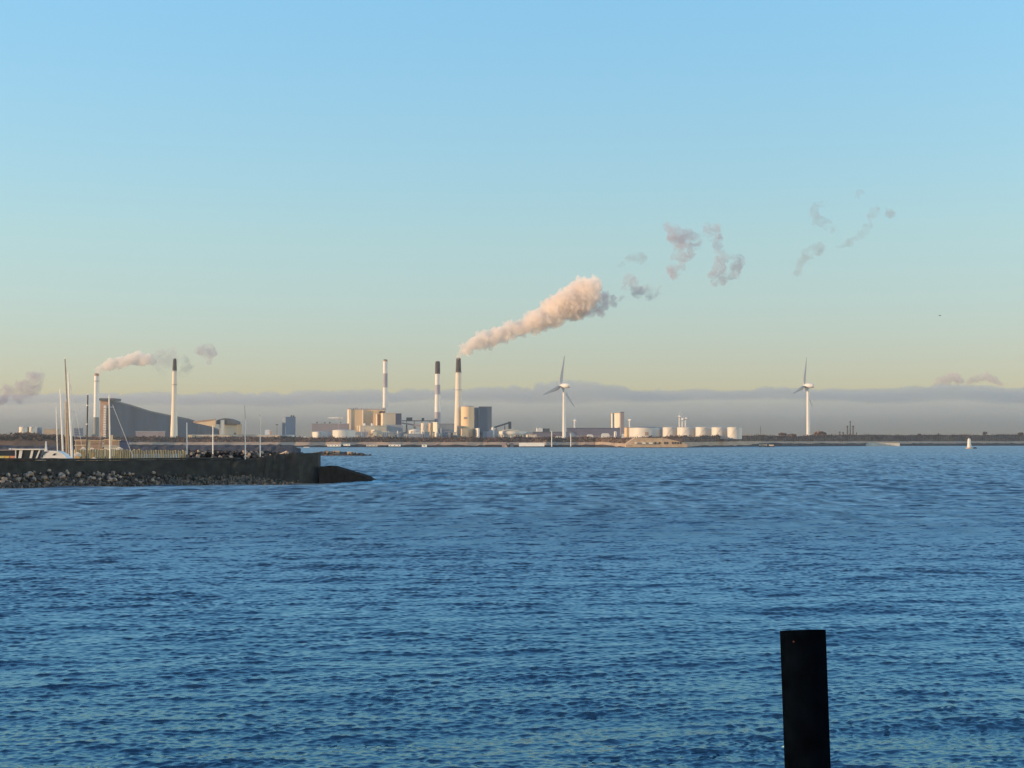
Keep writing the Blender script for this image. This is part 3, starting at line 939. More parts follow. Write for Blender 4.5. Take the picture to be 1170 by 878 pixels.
def dome_hall():
    Y = 2560
    px = Y / FPX
    x = wx(586, Y)
    t = thing('dome_hall', 'wide round hall with a bright rim on legs and a shallow dome', 'building', (x, Y, BASE))
    r = 16 * px
    z1, z0 = wz(493.2, Y), wz(497.2, Y)
    MB().lathe((x, Y, 0), [(r * .93, z0), (r, z0 + 2), (r, z1)], 48).build('rim_wall', M['white'], t)
    MB().lathe((x, Y, 0), [(r * 1.01, z1 + .003), (r * .6, wz(491.2, Y)), (r * .1, wz(490.2, Y))], 48).build('dome', M['tan'], t)
    for k in range(18):
        a = 2 * math.pi * k / 18
        MB().bar((x + r * .85 * math.cos(a), Y + r * .85 * math.sin(a), BASE), (x + r * .85 * math.cos(a), Y + r * .85 * math.sin(a), z0 - .01), 1.0, 8).build('leg', M['cream'], t)
dome_hall()
far_box('low_hall', 'long low grey roof right of the dome hall', 'building', 597, 598, 612, 494.6, 2600, M['grey'], al=8, roof=M['grey'])
t_, _ = far_box('cream_hall', 'short cream hall below the long low grey roof', 'building', 601.5, 602.5, 613, 497.4, 2400, M['cream'], al=6, roof=M['tan'])
t_, _ = far_box('white_block', 'white block with a dark right half on the long dark hall', 'building', 612.8, 613.5, 620, 489.5, 2620, M['white'], al=6)
part_box(t_, 'dark_half', 620.2, 620.3, 628, 489.8, 2622, M['dark'], al=4)
far_box('dark_hall', 'long dark hall behind the nearer big wind turbine', 'building', 609, 610, 650, 494.2, 2540, M['purple'], al=3, roof=M['dark'])
far_box('white_barrier', 'low white wall left of the big wind turbine foot', 'wall', 633, 633.2, 642, 498.7, 1960, M['white'], al=2, zb=wz(500.6, 1960), rh=.3)
t_, _ = far_box('slate_hall', 'very long slate-blue hall right of the nearer big wind turbine', 'building', 647.5, 648, 709, 489.7, 2640, M['purple'], al=2, roof=M['navy'], win=(.45,), wm=M['mauve'])
MB().prism([(wx(648, 2600), BASE), (wx(668, 2600), BASE), (wx(655, 2600), wz(494.5, 2600)), (wx(648, 2600), wz(492.5, 2600))], 2600, 2615).build('ramp', M['blue'], t_)
for lab, a, b_, y0, m in (('white tent-like shed before the slate-blue hall, nearest the wind turbine', 670, 678.5, 496.6, 'white'),
                          ('longer white shed in the middle of the slate-blue hall', 686.5, 697.5, 495.3, 'white'),
                          ('white shed beside the brown end of the big tank', 710, 716.5, 496, 'white')):
    x0, x1, Y = wx(a, 2450), wx(b_, 2450), 2450
    t = thing('white_shed', lab, 'shed', ((x0 + x1) / 2, Y, BASE), 'white sheds before the slate-blue hall')
    e = wz(y0 + 1.4, Y)
    MB().prism([(x0, BASE), (x1, BASE), (x1 - .1 * (x1 - x0), e), (x0 + .1 * (x1 - x0), e)], Y, Y + 10).build('wall', M[m], t)
    MB().prism([(x0 + .08 * (x1 - x0), e + .02), (x1 - .08 * (x1 - x0), e + .02), (x1 - .25 * (x1 - x0), wz(y0, Y)), (x0 + .22 * (x1 - x0), wz(y0, Y))], Y - .3, Y + 10.3).build('roof', M[m], t)
tank('tiny round white tank before the right end of the slate-blue hall', 701.6, 704.6, 494, 2450, M['white'], name='small_tank', group=None, dome=.5, roof=M['white'])
t_, _ = far_box('grain_tower', 'cream grain tower with a darker shaded side, standing alone above the slate-blue hall', 'building', 700.6, 708.2, 708.8, 472.5, 2700, M['cream'], al=12, roof=M['tan'])
part_box(t_, 'shaded_side', 708.9, 709.4, 713.2, 471.4, 2696, M['mauve'], al=10, roof=M['dark'])  # the tower's right side, its shade put into a darker colour

# ------------------------------------------------------------------ tank farm on the right
t_ = tank('large round tank with a brown door, sunlit at the left end of the tank row', 719, 757, 489.2, 2040, M['tank'], zb=wz(501, 2040), group='tanks in the row on the embankment', door=(735.2, 739, 493.8), roof=M['blue'])
far_box('brown_store', 'brown store wrapped round the left side of the large round tank', 'building', 714.8, 716, 724.5, 489.2, 2075, M['tan'], al=4, zb=wz(502, 2075), roof=M['brown'])
for k, (a, b_, y, lab) in enumerate(((757.4, 774.5, 488.8, 'pale storage tank directly right of the large round one'),
                                  (773.8, 795, 488.8, 'pale storage tank with blue shade, in front of the distant white turbines'),
                                  (794.8, 812.6, 488.6, 'pale storage tank in the middle of the row, third from its right end'),
                                  (813.2, 831, 488.8, 'pale storage tank second from the right end of the row'),
                                  (831.2, 847.6, 488.7, 'pale storage tank at the far right end of the row'))):
    tank(lab, a, b_, y, 2020 - 17 * k, M['tank'], zb=wz(502, 2010), group='tanks in the row on the embankment')

# ------------------------------------------------------------------ wind turbines
turbine('big white wind turbine with three dark blades above the long dark hall', 644.6, 499, 441, 2450, 36, 12, .62)
turbine('big white wind turbine with dark blades standing alone on the right-hand bank', 923.4, 497, 441, 2700, 35, 14, .55)
for lab, p, yb, yh, L, th, f in (('small distant white turbine right of the nearer big one', 656.4, 491, 480.8, 7, 40, .7),
                       ('small distant turbine between the grain tower and large round tank', 719.4, 491, 480.3, 7, 80, .7),
                       ('distant white turbine, leftmost of the cluster behind the tanks', 776.3, 491, 476.2, 8, 30, .6),
                       ('distant white turbine, middle of the cluster behind the tanks', 779.6, 491, 479.2, 8, 5, .6),
                       ('distant white turbine, rightmost of the cluster behind the tanks', 783.2, 491, 478.4, 8, 75, .6)):
    turbine(lab, p, yb, yh, 5050, L, th, f, group='distant small wind turbines', zb=3, hubdx=1.2, small=True)

# ------------------------------------------------------------------ fort and shore things
def fort():
    Y = 1600
    t = thing('sea_fort', 'low sand-coloured stone fort with dark gun openings on the shore', 'fort', (wx(750, Y), Y, 0))
    x = lambda p: wx(p, Y)
    z = lambda y: wz(y, Y)
    MB().prism([(x(715), z(511.3)), (x(785), z(511.3)), (x(785), z(508.0)), (x(715), z(508.4))], Y, Y + 12).build('quay', M['fort'], t)
    MB().prism([(x(716), z(507.99)), (x(784), z(507.99)), (x(782), z(506.2)), (x(772), z(503.4)), (x(758), z(500.6)), (x(727), z(500.4)), (x(721), z(504.2))], Y + 6, Y + 40).build('rampart', M['fort'], t)
    for p in (748.5, 753.2, 759.4, 762.2, 768.5, 771.5, 774.6, 777.6):
        MB().box(x(p), x(p + 1.7), Y + 5.6, Y + 5.99, z(507.6), z(505.2)).build('gun_opening', M['soot'], t)
    for p, w in ((725.5, 3), (734, 4.5), (741.5, 5)):
        MB().prism([(x(p), z(507.6)), (x(p + w), z(507.6)), (x(p + w * .85), z(505.6)), (x(p + w * .2), z(505.6))], Y + 3.5, Y + 5.9).build('traverse', M['cream'], t)
fort()

M['bright'] = mat('bright_white_boards', (0.86, 0.82, 0.74), 0.6, 0.06, 0.2)
def shore_shed(label, p0, p1, yt, yb, Y, m, name='shore_shed', cat='shed', windows=0):
    x0, x1 = wx(p0, Y), wx(p1, Y)
    z0, z1 = wz(yb, Y), wz(yt, Y)
    t = thing(name, label, cat, ((x0 + x1) / 2, Y, z0))
    MB().box(x0, x1, Y, Y + 7, z0, z1).build('wall', m, t)
    MB().box(x0 - .3, x1 + .3, Y - .3, Y + 7.3, z1 + .003, z1 + .4).build('roof', M['white'], t)
    for k in range(windows):
        xx = x0 + (x1 - x0) * (k + .35) / windows
        MB().box(xx, xx + (x1 - x0) * .3 / windows, Y - .1, Y - .01, z0 + (z1 - z0) * .35, z0 + (z1 - z0) * .7).build('window', M['glass'], t)
    return t
shore_shed('long bright white shed at the waterline below the dome hall', 593, 622, 506.4, 510.2, 1815, M['bright'], windows=0)
shore_shed('low white shed on the beach below the largest cream tank', 374, 389, 508.3, 510.4, 1830, M['bright'], windows=4)
shore_shed('short white shed beside a longer one on the beach below the largest cream tank', 392.5, 399.5, 507.6, 509.6, 1830, M['bright'], windows=2)
shore_shed('low pale shed on the beach below the dark low block of the power station', 418.5, 431, 508.6, 510.3, 1830, M['cream'], windows=3)
shore_shed('low white shed on the beach left of the grey sheds', 444, 457.5, 508.2, 510.2, 1830, M['bright'], windows=3)
shore_shed('small tilted white hut on the beach before the twin silos', 482, 487.5, 508.4, 511, 1830, M['bright'], windows=1)
shore_shed('small white hut on the rocks left, behind the breakwater head', 347, 352.5, 511.2, 513, 1700, M['bright'], windows=1)
def sluice():
    Y = 1815
    x = wx(580.6, Y); z = wz(507.6, Y)
    t = thing('outfall_pipe', 'dark round outfall mouth set in a pale block at the waterline', 'pipe', (x, Y, 0))
    MB().lathe((x, Y + 3, z), [(2.7, -3), (2.7, 3.5), (2.0, 3.5), (2.0, -2)], 24, False, (0, -1, 0)).build('mouth', M['soot'], t)
    MB().box(x - 8, x - 2.8, Y + 1, Y + 8, .2, wz(506.2, Y)).box(x + 2.8, x + 7, Y + 1, Y + 8, .2, wz(506.6, Y)).build('head_wall', M['mauve'], t)
    MB().prism([(x - 5, 0), (x - .5, 0), (x - 2, wz(509, Y)), (x - 4, wz(508.6, Y))], Y - 3, Y).build('apron', M['fort'], t)
sluice()

def marker(label, px_, y0, y1, Y, m, r=.16, name='marker_post', group=None, top=True, tilt=0.0, foot=None):
    a = at(px_, y1, Y); b_ = at(px_ + tilt, y0, Y)
    t = thing(name, label, 'post', tuple(a), group)
    MB().bar(a, b_, r, 12, r * .85).build('shaft', m, t)
    MB().lathe(b_ + Vector((0, 0, .002)), [(r * 1.1, 0), (r * 1.1, r * .6), (r * .5, r * 1.2)], 12).build('cap', m, t)
    if foot:
        MB().lathe(a, [(r * 1.8, -.2), (r * 1.8, .8), (r * 1.3, 1.0)], 12).build('collar', foot, t)
    return t
marker('white marker post in the water left of the nearer big wind turbine', 630.4, 493.8, 511.6, 1750, M['mast'], .62, foot=M['dark'])
marker('shorter white marker post in the water right of the nearer big wind turbine', 652.2, 496.2, 511.4, 1750, M['mast'], .62, foot=M['dark'])
marker('very thin dark mast on the right-hand bank, left of the lone turbine', 869, 487.5, 499, 2300, M['dark'], .35)

def post_cluster():
    for lab, p, y0, w in (('short dark post, leftmost of the dark cluster on the right-hand bank', 959.4, 493.2, .8), ('short dark post second in the dark cluster on the bank', 963.2, 493.8, .8),
                          ('tall dark stack left of the tallest in the cluster', 968.2, 486.6, 1.0), ('tallest dark stack of the cluster, thin at its top', 971.4, 481.2, .8),
                          ('tall thick dark stack right of the tallest in the cluster', 974.6, 486.6, 1.0), ('short dark post at the right end of the cluster', 978.6, 494.2, .5)):
        Y = 2800
        px = Y / FPX
        a = at(p, 499, Y); b_ = at(p, y0, Y)
        t = thing('dark_stack', lab, 'stack', tuple(a), 'cluster of dark stacks on the bank')
        MB().bar(a, b_, w * px, 10, w * px * .8).build('shaft', M['dark'], t)
        MB().lathe(b_ + Vector((0, 0, .002)), [(w * px * 1.25, -3), (w * px * 1.25, -1.2)], 10).build('collar', M['soot'], t)
post_cluster()
# brush mounds and lone bushes on the right-hand bank
bush('rounded brown brush mound left of the lone turbine foot', 889.5, 899, 494.6, 2450, 51, M['scrub'], 320, wz(500, 2450), 'brush mounds on the right-hand bank', 'brush_mound')
bush('low flat brush mound between the rounded one and lone turbine foot', 899, 910, 496.2, 2450, 52, M['scrub'], 320, wz(500, 2450), 'brush mounds on the right-hand bank', 'brush_mound')
bush('largest brown brush mound, right of the lone turbine foot', 929.5, 944.5, 493.2, 2480, 53, M['scrub'], 700, wz(501, 2480), 'brush mounds on the right-hand bank', 'brush_mound')
bush('small dark bush above the white beacon on the bank', 1122.5, 1128.5, 493.2, 2700, 54, M['wood'], 140, wz(498, 2700), None, 'bush')
bush('small dark bush at the right edge on the bank', 1163, 1170, 494.2, 2720, 55, M['wood'], 140, wz(498, 2720), None, 'bush')
bush('tiny dark bush on the bank midway between stacks and beacon', 1048, 1052.5, 495.6, 2650, 56, M['wood'], 80, wz(498, 2650), None, 'bush')

def barge():
    Y = 1900
    x0, x1 = wx(867, Y), wx(884.5, Y)
    t = thing('barge', 'long low barge with two pale deckhouses and a dark hull', 'boat', ((x0 + x1) / 2, Y, 0))
    w = x1 - x0
    MB().prism([(x0, 1.3), (x0 + .6, -.4), (x1 - 1, -.4), (x1 + .8, 1.5), (x0, 1.3)][:4], Y - 2, Y + 2).build('hull', M['dark'], t)
    MB().box(x0 + .03 * w, x0 + .52 * w, Y - 1.6, Y + 1.6, 1.32, 3.6).build('deckhouse', M['beige'], t)
    MB().box(x0 + .66 * w, x0 + .95 * w, Y - 1.6, Y + 1.6, 1.32, 3.3).build('deckhouse', M['beige'], t)
    MB().box(x0 + .10 * w, x0 + .45 * w, Y - 1.7, Y - 1.61, 2.0, 2.8).build('window', M['glass'], t)
barge()
def white_strip():
    Y = 2430
    x0, x1 = wx(990, Y), wx(1028, Y)
    t = thing('retaining_wall', 'long pale retaining wall at the waterline right of the stacks', 'wall', ((x0 + x1) / 2, Y, 0))
    MB().prism([(x0, -.5), (x1, -.5), (x1, wz(506.6, Y)), (x0 + 6, wz(505.8, Y)), (x0, wz(507.5, Y))], Y, Y + 6).build('wall_face', M['cream'], t)
    MB().box(x0 + 7, x1 + .2, Y - .2, Y + 6, wz(505.7, Y), wz(505.3, Y)).build('coping', M['fort'], t)
white_strip()
def beacon():
    Y = 1400
    x = wx(1107.3, Y)
    px = Y / FPX
    t = thing('harbour_beacon', 'small white conical beacon on a dark rock base in the water', 'beacon', (x, Y, 0))
    MB().lathe((x, Y, 0), [(2.3 * px, 1.2), (1.9 * px, wz(505, Y)), (1.7 * px, wz(502.4, Y))], 20).build('tower', M['white'], t)
    MB().lathe((x, Y, 0), [(1.4 * px, wz(502.4, Y) + .002), (1.4 * px, wz(501.6, Y)), (.2, wz(501, Y))], 16).build('lantern', M['white'], t)
    MB().lathe((x, Y, 0), [(4.6 * px, -.6), (4.2 * px, .7), (3.2 * px, 1.19)], 12).build('base', M['fort'], t)
    MB().lathe((x + 7 * px, Y + 1, 0), [(2.6 * px, -.6), (2.0 * px, 1.0), (.8 * px, 1.7)], 9).build('rock_foot', M['dark'], t)
beacon()

# ------------------------------------------------------------------ breakwater
def bw_line(p):
    return np.interp(p, [-300, 0, 190, 340, 366, 425], [172, 185.4, 196.8, 203.0, 205.0, 221.0])
def rock_meshes(n, m, seed, nm):
    out = []
    for k in range(n):
        bm = bmesh.new()
        bmesh.ops.create_icosphere(bm, subdivisions=2, radius=1.0)
        r = random.Random(seed + k)
        sc_ = (r.uniform(.8, 1.25), r.uniform(.7, 1.0), r.uniform(.55, .9))
        planes = [(Vector((r.gauss(0, 1), r.gauss(0, 1), r.gauss(0, 1))).normalized(), r.uniform(.55, .85)) for _ in range(9)]
        for v in bm.verts:
            for d, h in planes:
                e = v.co.dot(d) - h
                if e > 0: v.co -= d * e
            v.co += v.co.normalized() * mnoise.noise(v.co * 2 + Vector((k * 7, 0, 0))) * .08
            v.co = Vector((v.co.x * sc_[0], v.co.y * sc_[1], v.co.z * sc_[2]))
        me = bpy.data.meshes.new(nm)
        bm.to_mesh(me); bm.free()
        me.materials.append(m)
        out.append(me)
    return out
M['rockA'] = mat('pale_granite', (0.25, 0.20, 0.16), 0.9, 0.4, 1.2)
M['rockB'] = mat('dark_granite', (0.05, 0.045, 0.043), 0.9, 0.35, 1.2)
M['rockC'] = mat('mossy_shaded_granite', (0.05, 0.058, 0.05), 0.95, 0.35, 1.2)  # mossy stone, darkened as well to hold the shade of its stretch
RA = rock_meshes(6, M['rockA'], 100, 'armour_rock')
RB = rock_meshes(6, M['rockB'], 200, 'armour_rock')
RC = rock_meshes(6, M['rockC'], 300, 'armour_rock')
def put_rock(me, p, s, r, label, group, name='armour_rock'):
    o = bpy.data.objects.new(name, me)
    o.location = p
    o.scale = (s, s, s)
    o.rotation_euler = (r.uniform(-.5, .5), r.uniform(-.5, .5), r.uniform(0, 6.28))
    COL.objects.link(o)
    tag(o, label, 'rock', group)
    return o

def breakwater():
    t = thing('breakwater', 'long dark concrete breakwater wall running to a higher blunt head', 'breakwater', (wx(180, 198), 198, 0))
    ps = np.concatenate([np.linspace(-290, 282, 60), np.linspace(284, 312, 8), np.linspace(316, 364, 12)])
    topk = [(-290, 525.6), (0, 526.2), (110, 526.6), (200, 525.6), (275, 525.6), (284, 524.6), (300, 522), (311, 519.4), (340, 518.4), (364, 517.4)]
    r = random.Random(8)
    def wall(name, y_off, keys_top, z_bot, thick, rough, m, ps=ps):
        vs, fs = [], []
        n = len(ps)
        for k, p in enumerate(ps):
            Y = float(bw_line(p)) + y_off(p)
            zt = wz(float(lerp(p, keys_top)), Y) + r.gauss(0, .025)
            x = wx(p, Y)
            zs = [z_bot, z_bot + (zt - z_bot) * .5, zt - .30]
            for z in zs: vs.append((x + r.gauss(0, rough), Y + r.gauss(0, rough), z))
            vs.append((x, Y + .05, zt)); vs.append((x, Y + thick, zt)); vs.append((x, Y + thick, z_bot))
        for k in range(n - 1):
            for j in range(6):
                j2 = (j + 1) % 6
                fs.append((k * 6 + j, (k + 1) * 6 + j, (k + 1) * 6 + j2, k * 6 + j2))
        fs.append(tuple(range(6))); fs.append(tuple(reversed(range((n - 1) * 6, n * 6))))
        return MB().add(vs, fs).build(name, m, t)
    yo = lambda p: 3.6 - 2.2 * max(0, min(1, (p + 290) / 655))
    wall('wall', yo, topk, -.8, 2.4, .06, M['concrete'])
    # a coping course standing a little proud
    vs = []
    b = MB()
    for k in range(0, 58):
        p0, p1 = ps[k] + .35, ps[k + 1] - .05
        q = []
        for p in (p0, p1):
            Y = float(bw_line(p)) + yo(p)
            z = wz(float(lerp(p, topk)), Y) + .06
            q.append((wx(p, Y), Y, z))
        (xa, ya, za), (xb, yb, zb_) = q
        b.hexa([(xa, ya - .12, za), (xb, yb - .12, zb_), (xb, yb + 2.3, zb_), (xa, ya + 2.3, za)],
               [(xa, ya - .12, za + .22), (xb, yb - .12, zb_ + .22), (xb, yb + 2.3, zb_ + .22), (xa, ya + 2.3, za + .22)])
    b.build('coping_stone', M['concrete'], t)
    # dark bed of rubble under the rocks
    NP, NR = 1300, 14
    pr = np.linspace(-290, 345, NP)
    rr_ = np.random.default_rng(31)
    rows_ = []
    offs = np.concatenate([[-2.0], np.linspace(-.7, 3.4, NR - 1)])
    for off in offs:
        Y = bw_line(pr) + off
        fade = np.clip((345 - pr) / 50, 0.3, 1)
        base_z = -1.2 if off < -1 else .0 + 2.05 * (off + .7) / 4.1
        zz = np.full(NP, base_z) * (fade if base_z > 0 else 1) + wob(NP, 3, .10, int(off * 10) + 50) + wob(NP, 7, .12, int(off * 10) + 90)
        Y = Y + wob(NP, 4, .16, int(off * 10) + 130)
        rows_.append(np.stack([(pr - CX) / FPX * Y, Y, zz], 1))
    o = np_mesh('rubble_bed', np.concatenate(rows_) - np.array(t.location), grid_quads(NR, NP), M['bedrock'], False)
    o.parent = t
    # sloping dark ramp beyond the head
    a = []
    top = [(365.5, 533), (369, 533.4), (376, 532.2), (386, 535.2), (402, 540), (417, 544.6), (418.5, 546.3), (425.5, 549.4)]
    vs, fs = [], []
    n = len(top)
    for p, y in top:
        Y = float(bw_line(p)) + .3
        x = wx(p, Y); z = wz(y, Y)
        vs += [(x, Y, -.8), (x + r.gauss(0, .05), Y + r.gauss(0, .05), z * .5), (x, Y + .1, z), (x + .5, Y + 5.5, max(z - .1, -.1)), (x + .5, Y + 6, -.8)]
    for k in range(n - 1):
        for j in range(5):
            fs.append((k * 5 + j, (k + 1) * 5 + j, (k + 1) * 5 + (j + 1) % 5, k * 5 + (j + 1) % 5))
    fs += [tuple(range(5)), tuple(reversed(range((n - 1) * 5, n * 5)))]
    MB().add(vs, fs).build('ramp', M['wetrock'], t, )
    # gangway rails on the head
    for p0, y0, p1, y1 in ((303.5, 524.4, 309.5, 519.6), (320, 519.5, 327.5, 515.8)):
        Y = float(bw_line(p0)) + 6
        MB().bar(at(p0, y0, Y), at(p1, y1, Y), .09, 6).build('rail', M['beige'], t)
breakwater()
r = random.Random(77)
nrock = 0
RL = 'granite armour rock heaped with others at the foot of the breakwater wall'
while nrock < 290:
    p = r.uniform(-8, 322)
    if p > 200 and r.random() < .35: continue
    s = r.uniform(0, 1)
    Y0 = float(bw_line(p))
    Y = Y0 - .4 + 3.0 * s
    fade = min(1, max(.3, (335 - p) / 60))
    z = (.0 + 2.0 * s) * fade + r.uniform(-.1, .25)
    if p < 192: me = r.choice(RA) if r.random() < (.48 if s > .25 else .15) else r.choice(RB)
    else: me = r.choice(RC) if r.random() < .86 else r.choice(RB)  # right-hand rocks: shade of the less lit stretch comes from the darker stone
    if s < .12: me = r.choice(RB)
    put_rock(me, (wx(p, Y), Y, z), r.uniform(.2, .5) * (1 if p < 200 else .85), r, RL, 'armour rocks along the breakwater')
    nrock += 1

# ------------------------------------------------------------------ low rubble spit beyond the head
def spit():
    Y = 640
    ps = np.linspace(352, 428, 40)
    prof = np.interp(ps, [352, 360, 375, 400, 410, 420, 428], [.2, 1.6, 2.2, 1.6, 1.2, .5, -.3])
    rows_ = []
    for off, f in ((-8, -.4), (-3, .35), (2, .9), (8, 1.0), (18, -.4)):
        yy = np.full(40, Y + off)
        zz = prof * f + rngL.normal(0, .12, 40) if f > 0 else np.full(40, -.8)
        rows_.append(np.stack([(ps - CX) / FPX * yy, yy, zz], 1))
    o = np_mesh('rubble_spit', np.concatenate(rows_), grid_quads(5, 40), M['bank'], False)
    tag(o, 'low rubble spit in the water just beyond the breakwater head', 'spit')
    rr = random.Random(5)
    for k in range(34):
        p = rr.uniform(354, 424)
        yy = Y + rr.uniform(-5, 3)
        z = float(np.interp(p, ps, prof)) * .8 + rr.uniform(-.3, .1)
        dark = p > 408
        put_rock(rr.choice(RB if dark or rr.random() < .4 else RA), (wx(p, yy), yy, z), rr.uniform(.5, 1.1), rr, 'rock on the low rubble spit beyond the breakwater head', 'rocks on the rubble spit', 'spit_rock')
    for lab, p0, p1, y0 in (('pale concrete block on the rubble spit, left of the two', 380.5, 388.5, 515.4), ('brown concrete block on the rubble spit, right of the two', 397, 404, 516.6)):
        x0, x1 = wx(p0, Y), wx(p1, Y)
        o = MB().prism([(x0, .8), (x1, .8), (x1 - .2, wz(y0, Y)), (x0 + .3, wz(y0 - .4, Y))], Y - 2, Y + 2).build('concrete_block', M['fort'] if p0 < 390 else M['tan'], None, (x0, Y, .8))
        tag(o, lab, 'block')
spit()

# ------------------------------------------------------------------ inner harbour
QY = 246
quay = MB().hexa([(wx(p, y), y, -1) for p, y in ((-260, QY), (150, QY), (150, 700), (-260, 700))], [(wx(p, y), y, 2.1) for p, y in ((-260, QY), (150, QY), (150, 700), (-260, 700))]).build('quay', M['concrete'])
tag(quay, kind='structure')
r = random.Random(12)
k = 0
p = 86.0
while p < 212:
    Y = 232 + (p - 86) * .05
    top = 513.6 + r.uniform(-.5, 1.0) + (1.2 if p > 160 else 0)
    x = wx(p, Y)
    zt = wz(top, Y)
    t = MB().lathe((x, Y, 0), [(.165, -1.0), (.155, zt - .05), (.11, zt)], 10).build('timber_pile', M['timber'], None, (x, Y, 0))
    tag(t, 'weathered timber pile standing in the long row behind the breakwater wall', 'pile', 'row of timber piles')
    p += r.uniform(2.3, 3.1)
    k += 1
# inner mound of sunlit rocks right of the timber piles
ps = np.linspace(196, 366, 60)
prof = np.interp(ps, [196, 215, 300, 345, 366], [2.0, 4.7, 4.5, 4.1, 3.6])
rows_ = []
for off, f in ((-7, -.3), (-3, .62), (0, .95), (5, 1.0), (14, -.3)):
    Yv = np.full(60, 240 + off) + (ps - 196) * .05
    rows_.append(np.stack([(ps - CX) / FPX * Yv, Yv, prof * f + rngL.normal(0, .1, 60)], 1))
o = np_mesh('rubble_mound', np.concatenate(rows_), grid_quads(5, 60), M['wetrock'], False)
tag(o, 'inner rubble mound behind the breakwater wall, between timber piles and the breakwater head', 'mound')
for k in range(150):
    p = r.uniform(206, 360)
    Y = 238.5 + (p - 196) * .05 + r.uniform(-2, 1.5)
    z = float(np.interp(p, ps, prof)) * (.95 - max(0, 238.5 + (p - 196) * .05 - Y) * .1) + r.uniform(-.15, .1)
    put_rock(r.choice(RA if (r.random() < .5 and p < 335) else RB), (wx(p, Y), Y, z), r.uniform(.25, .5), r, 'rock on the inner rubble mound behind the breakwater wall', 'rocks on the inner mound', 'mound_rock')

WP = 'white posts behind the breakwater'
marker('white post left of the other three, its foot dark, behind the breakwater', 213.4, 484, 526.5, 226, M['mast'], .105, 'white_post', WP, foot=M['darkmast'])
marker('second white post from the left behind the breakwater, below the curved-roof hall', 243.3, 487.5, 526, 226, M['mast'], .10, 'white_post', WP, foot=M['darkmast'])
for lab, p, y0, y1 in (('tallest white post with a thin dark whip on top, behind the breakwater', 280.2, 480, 463.5), ('rightmost white post behind the breakwater, near its higher head', 297.3, 477.2, 474)):
    t = marker(lab, p, y0, 526, 226, M['mast'], .105, 'white_post', WP)
    MB().bar(at(p, y0 - .9, 226), at(p - .6, y1, 226), .035, 6).build('whip', M['darkmast'], t)

def hull_mesh(mb, c, L, W, z0, z1, ang):
    u, v = Vector((math.cos(ang), math.sin(ang), 0)), Vector((-math.sin(ang), math.cos(ang), 0))
    st = [(-.5, .62, .1), (-.3, .9, .0), (0, 1.0, 0), (.25, .8, .02), (.42, .4, .06), (.5, .03, .1)]
    vs, fs = [], []
    for s, w, rise in st:
        zz = z1 + rise * (z1 - z0)
        for ww, hh in ((-1, 1), (-.8, .4), (-.15, 0), (.15, 0), (.8, .4), (1, 1)):
            q = c + u * (L * s) + v * (W * .5 * w * ww)
            vs.append((q.x, q.y, z0 + (zz - z0) * hh))
    n = len(st)
    for k in range(n - 1):
        for j in range(5): fs.append((k * 6 + j, k * 6 + j + 1, (k + 1) * 6 + j + 1, (k + 1) * 6 + j))
        fs.append((k * 6 + 5, k * 6, (k + 1) * 6, (k + 1) * 6 + 5))
    fs += [tuple(range(6)), tuple(reversed(range((n - 1) * 6, n * 6)))]
    return mb.add(vs, fs)

def sailboat(label, pt, yt, pb, Y, m, r, stays=(), spreader=None, hullm=None, L=9.0, rings=()):
    top = at(pt, yt, Y)
    foot = at(pb, 526, Y); foot.z = 1.3
    t = thing('sailing_boat', label, 'sailing boat', (foot.x, Y, 0), 'moored sailing boats')
    hull_mesh(MB(), Vector((foot.x + .5, Y, 0)), L, L * .3, -.5, 1.0, R(64)).build('hull', hullm or M['gel'], t)
    MB().box(foot.x - 1.0, foot.x + 1.4, Y - 1.6, Y + 1.4, 1.02, 1.55).build('cabin', M['gel'], t)
    ms = MB().bar(foot, top, r * 1.1, 10, r * .8).build('mast', m, t)
    MB().bar(top + Vector((0, 0, .01)), top + Vector((-.02, 0, .25)), r * .5, 6).build('masthead', M['gel'], ms)
    d = top - foot
    for f in rings:
        MB().bar(foot + d * f, foot + d * (f + .012), r * 1.5, 8).build('ring', M['gel'], ms)
    if spreader:
        c = foot + d * spreader
        MB().bar(c + Vector((-.45, 0, 0)), c + Vector((.65, .3, 0)), .045, 6).build('spreader', M['mast'], ms)
    MB().bar(foot + d * .06, foot + d * .06 + Vector((1.6, 3.0, -.02)), .07, 8).build('boom', m, t)
    for (p0, y0, p1, y1, rr) in stays:
        MB().bar(at(p0, y0, Y), at(p1, y1, Y), rr, 5).build('stay', M['wire'], t)
    return t
sailboat('tallest mast of the harbour, grey-tan with a white tip, leaning left', 74.2, 410.5, 80.3, 214, M['greymast'], .12, spreader=.55, stays=((74.4, 412, 88, 520, .018),))
sailboat('sailing boat whose bright white mast stands just right of the tallest one', 78.2, 427, 83.2, 210, M['mast'], .165, stays=((80.5, 440, 94, 512, .03),), spreader=.62)
sailboat('sailing boat with a white mast left of the tallest, reaching half its height', 69.0, 445, 73, 216, M['mast'], .135)
sailboat('sailing boat with the thinnest pale mast, leftmost of the harbour masts', 64.2, 466.5, 66.6, 218, M['mast'], .08)
sailboat('sailing boat with a thick varnished tan mast behind the tallest one', 75.4, 459, 77, 220, M['tanmast'], .16)
sailboat('sailing boat with a black mast ringed in white, left of the sloping plant', 100.3, 451.5, 98.6, 218, M['darkmast'], .13, rings=(.62, .86))
sailboat('sailing boat with a lone white mast, short spreader and long stay before the sloping plant', 124.7, 453, 126.3, 215, M['mast'], .115, stays=((128.6, 463, 152, 522, .035), (124.7, 454, 111, 520, .015)), spreader=.86)

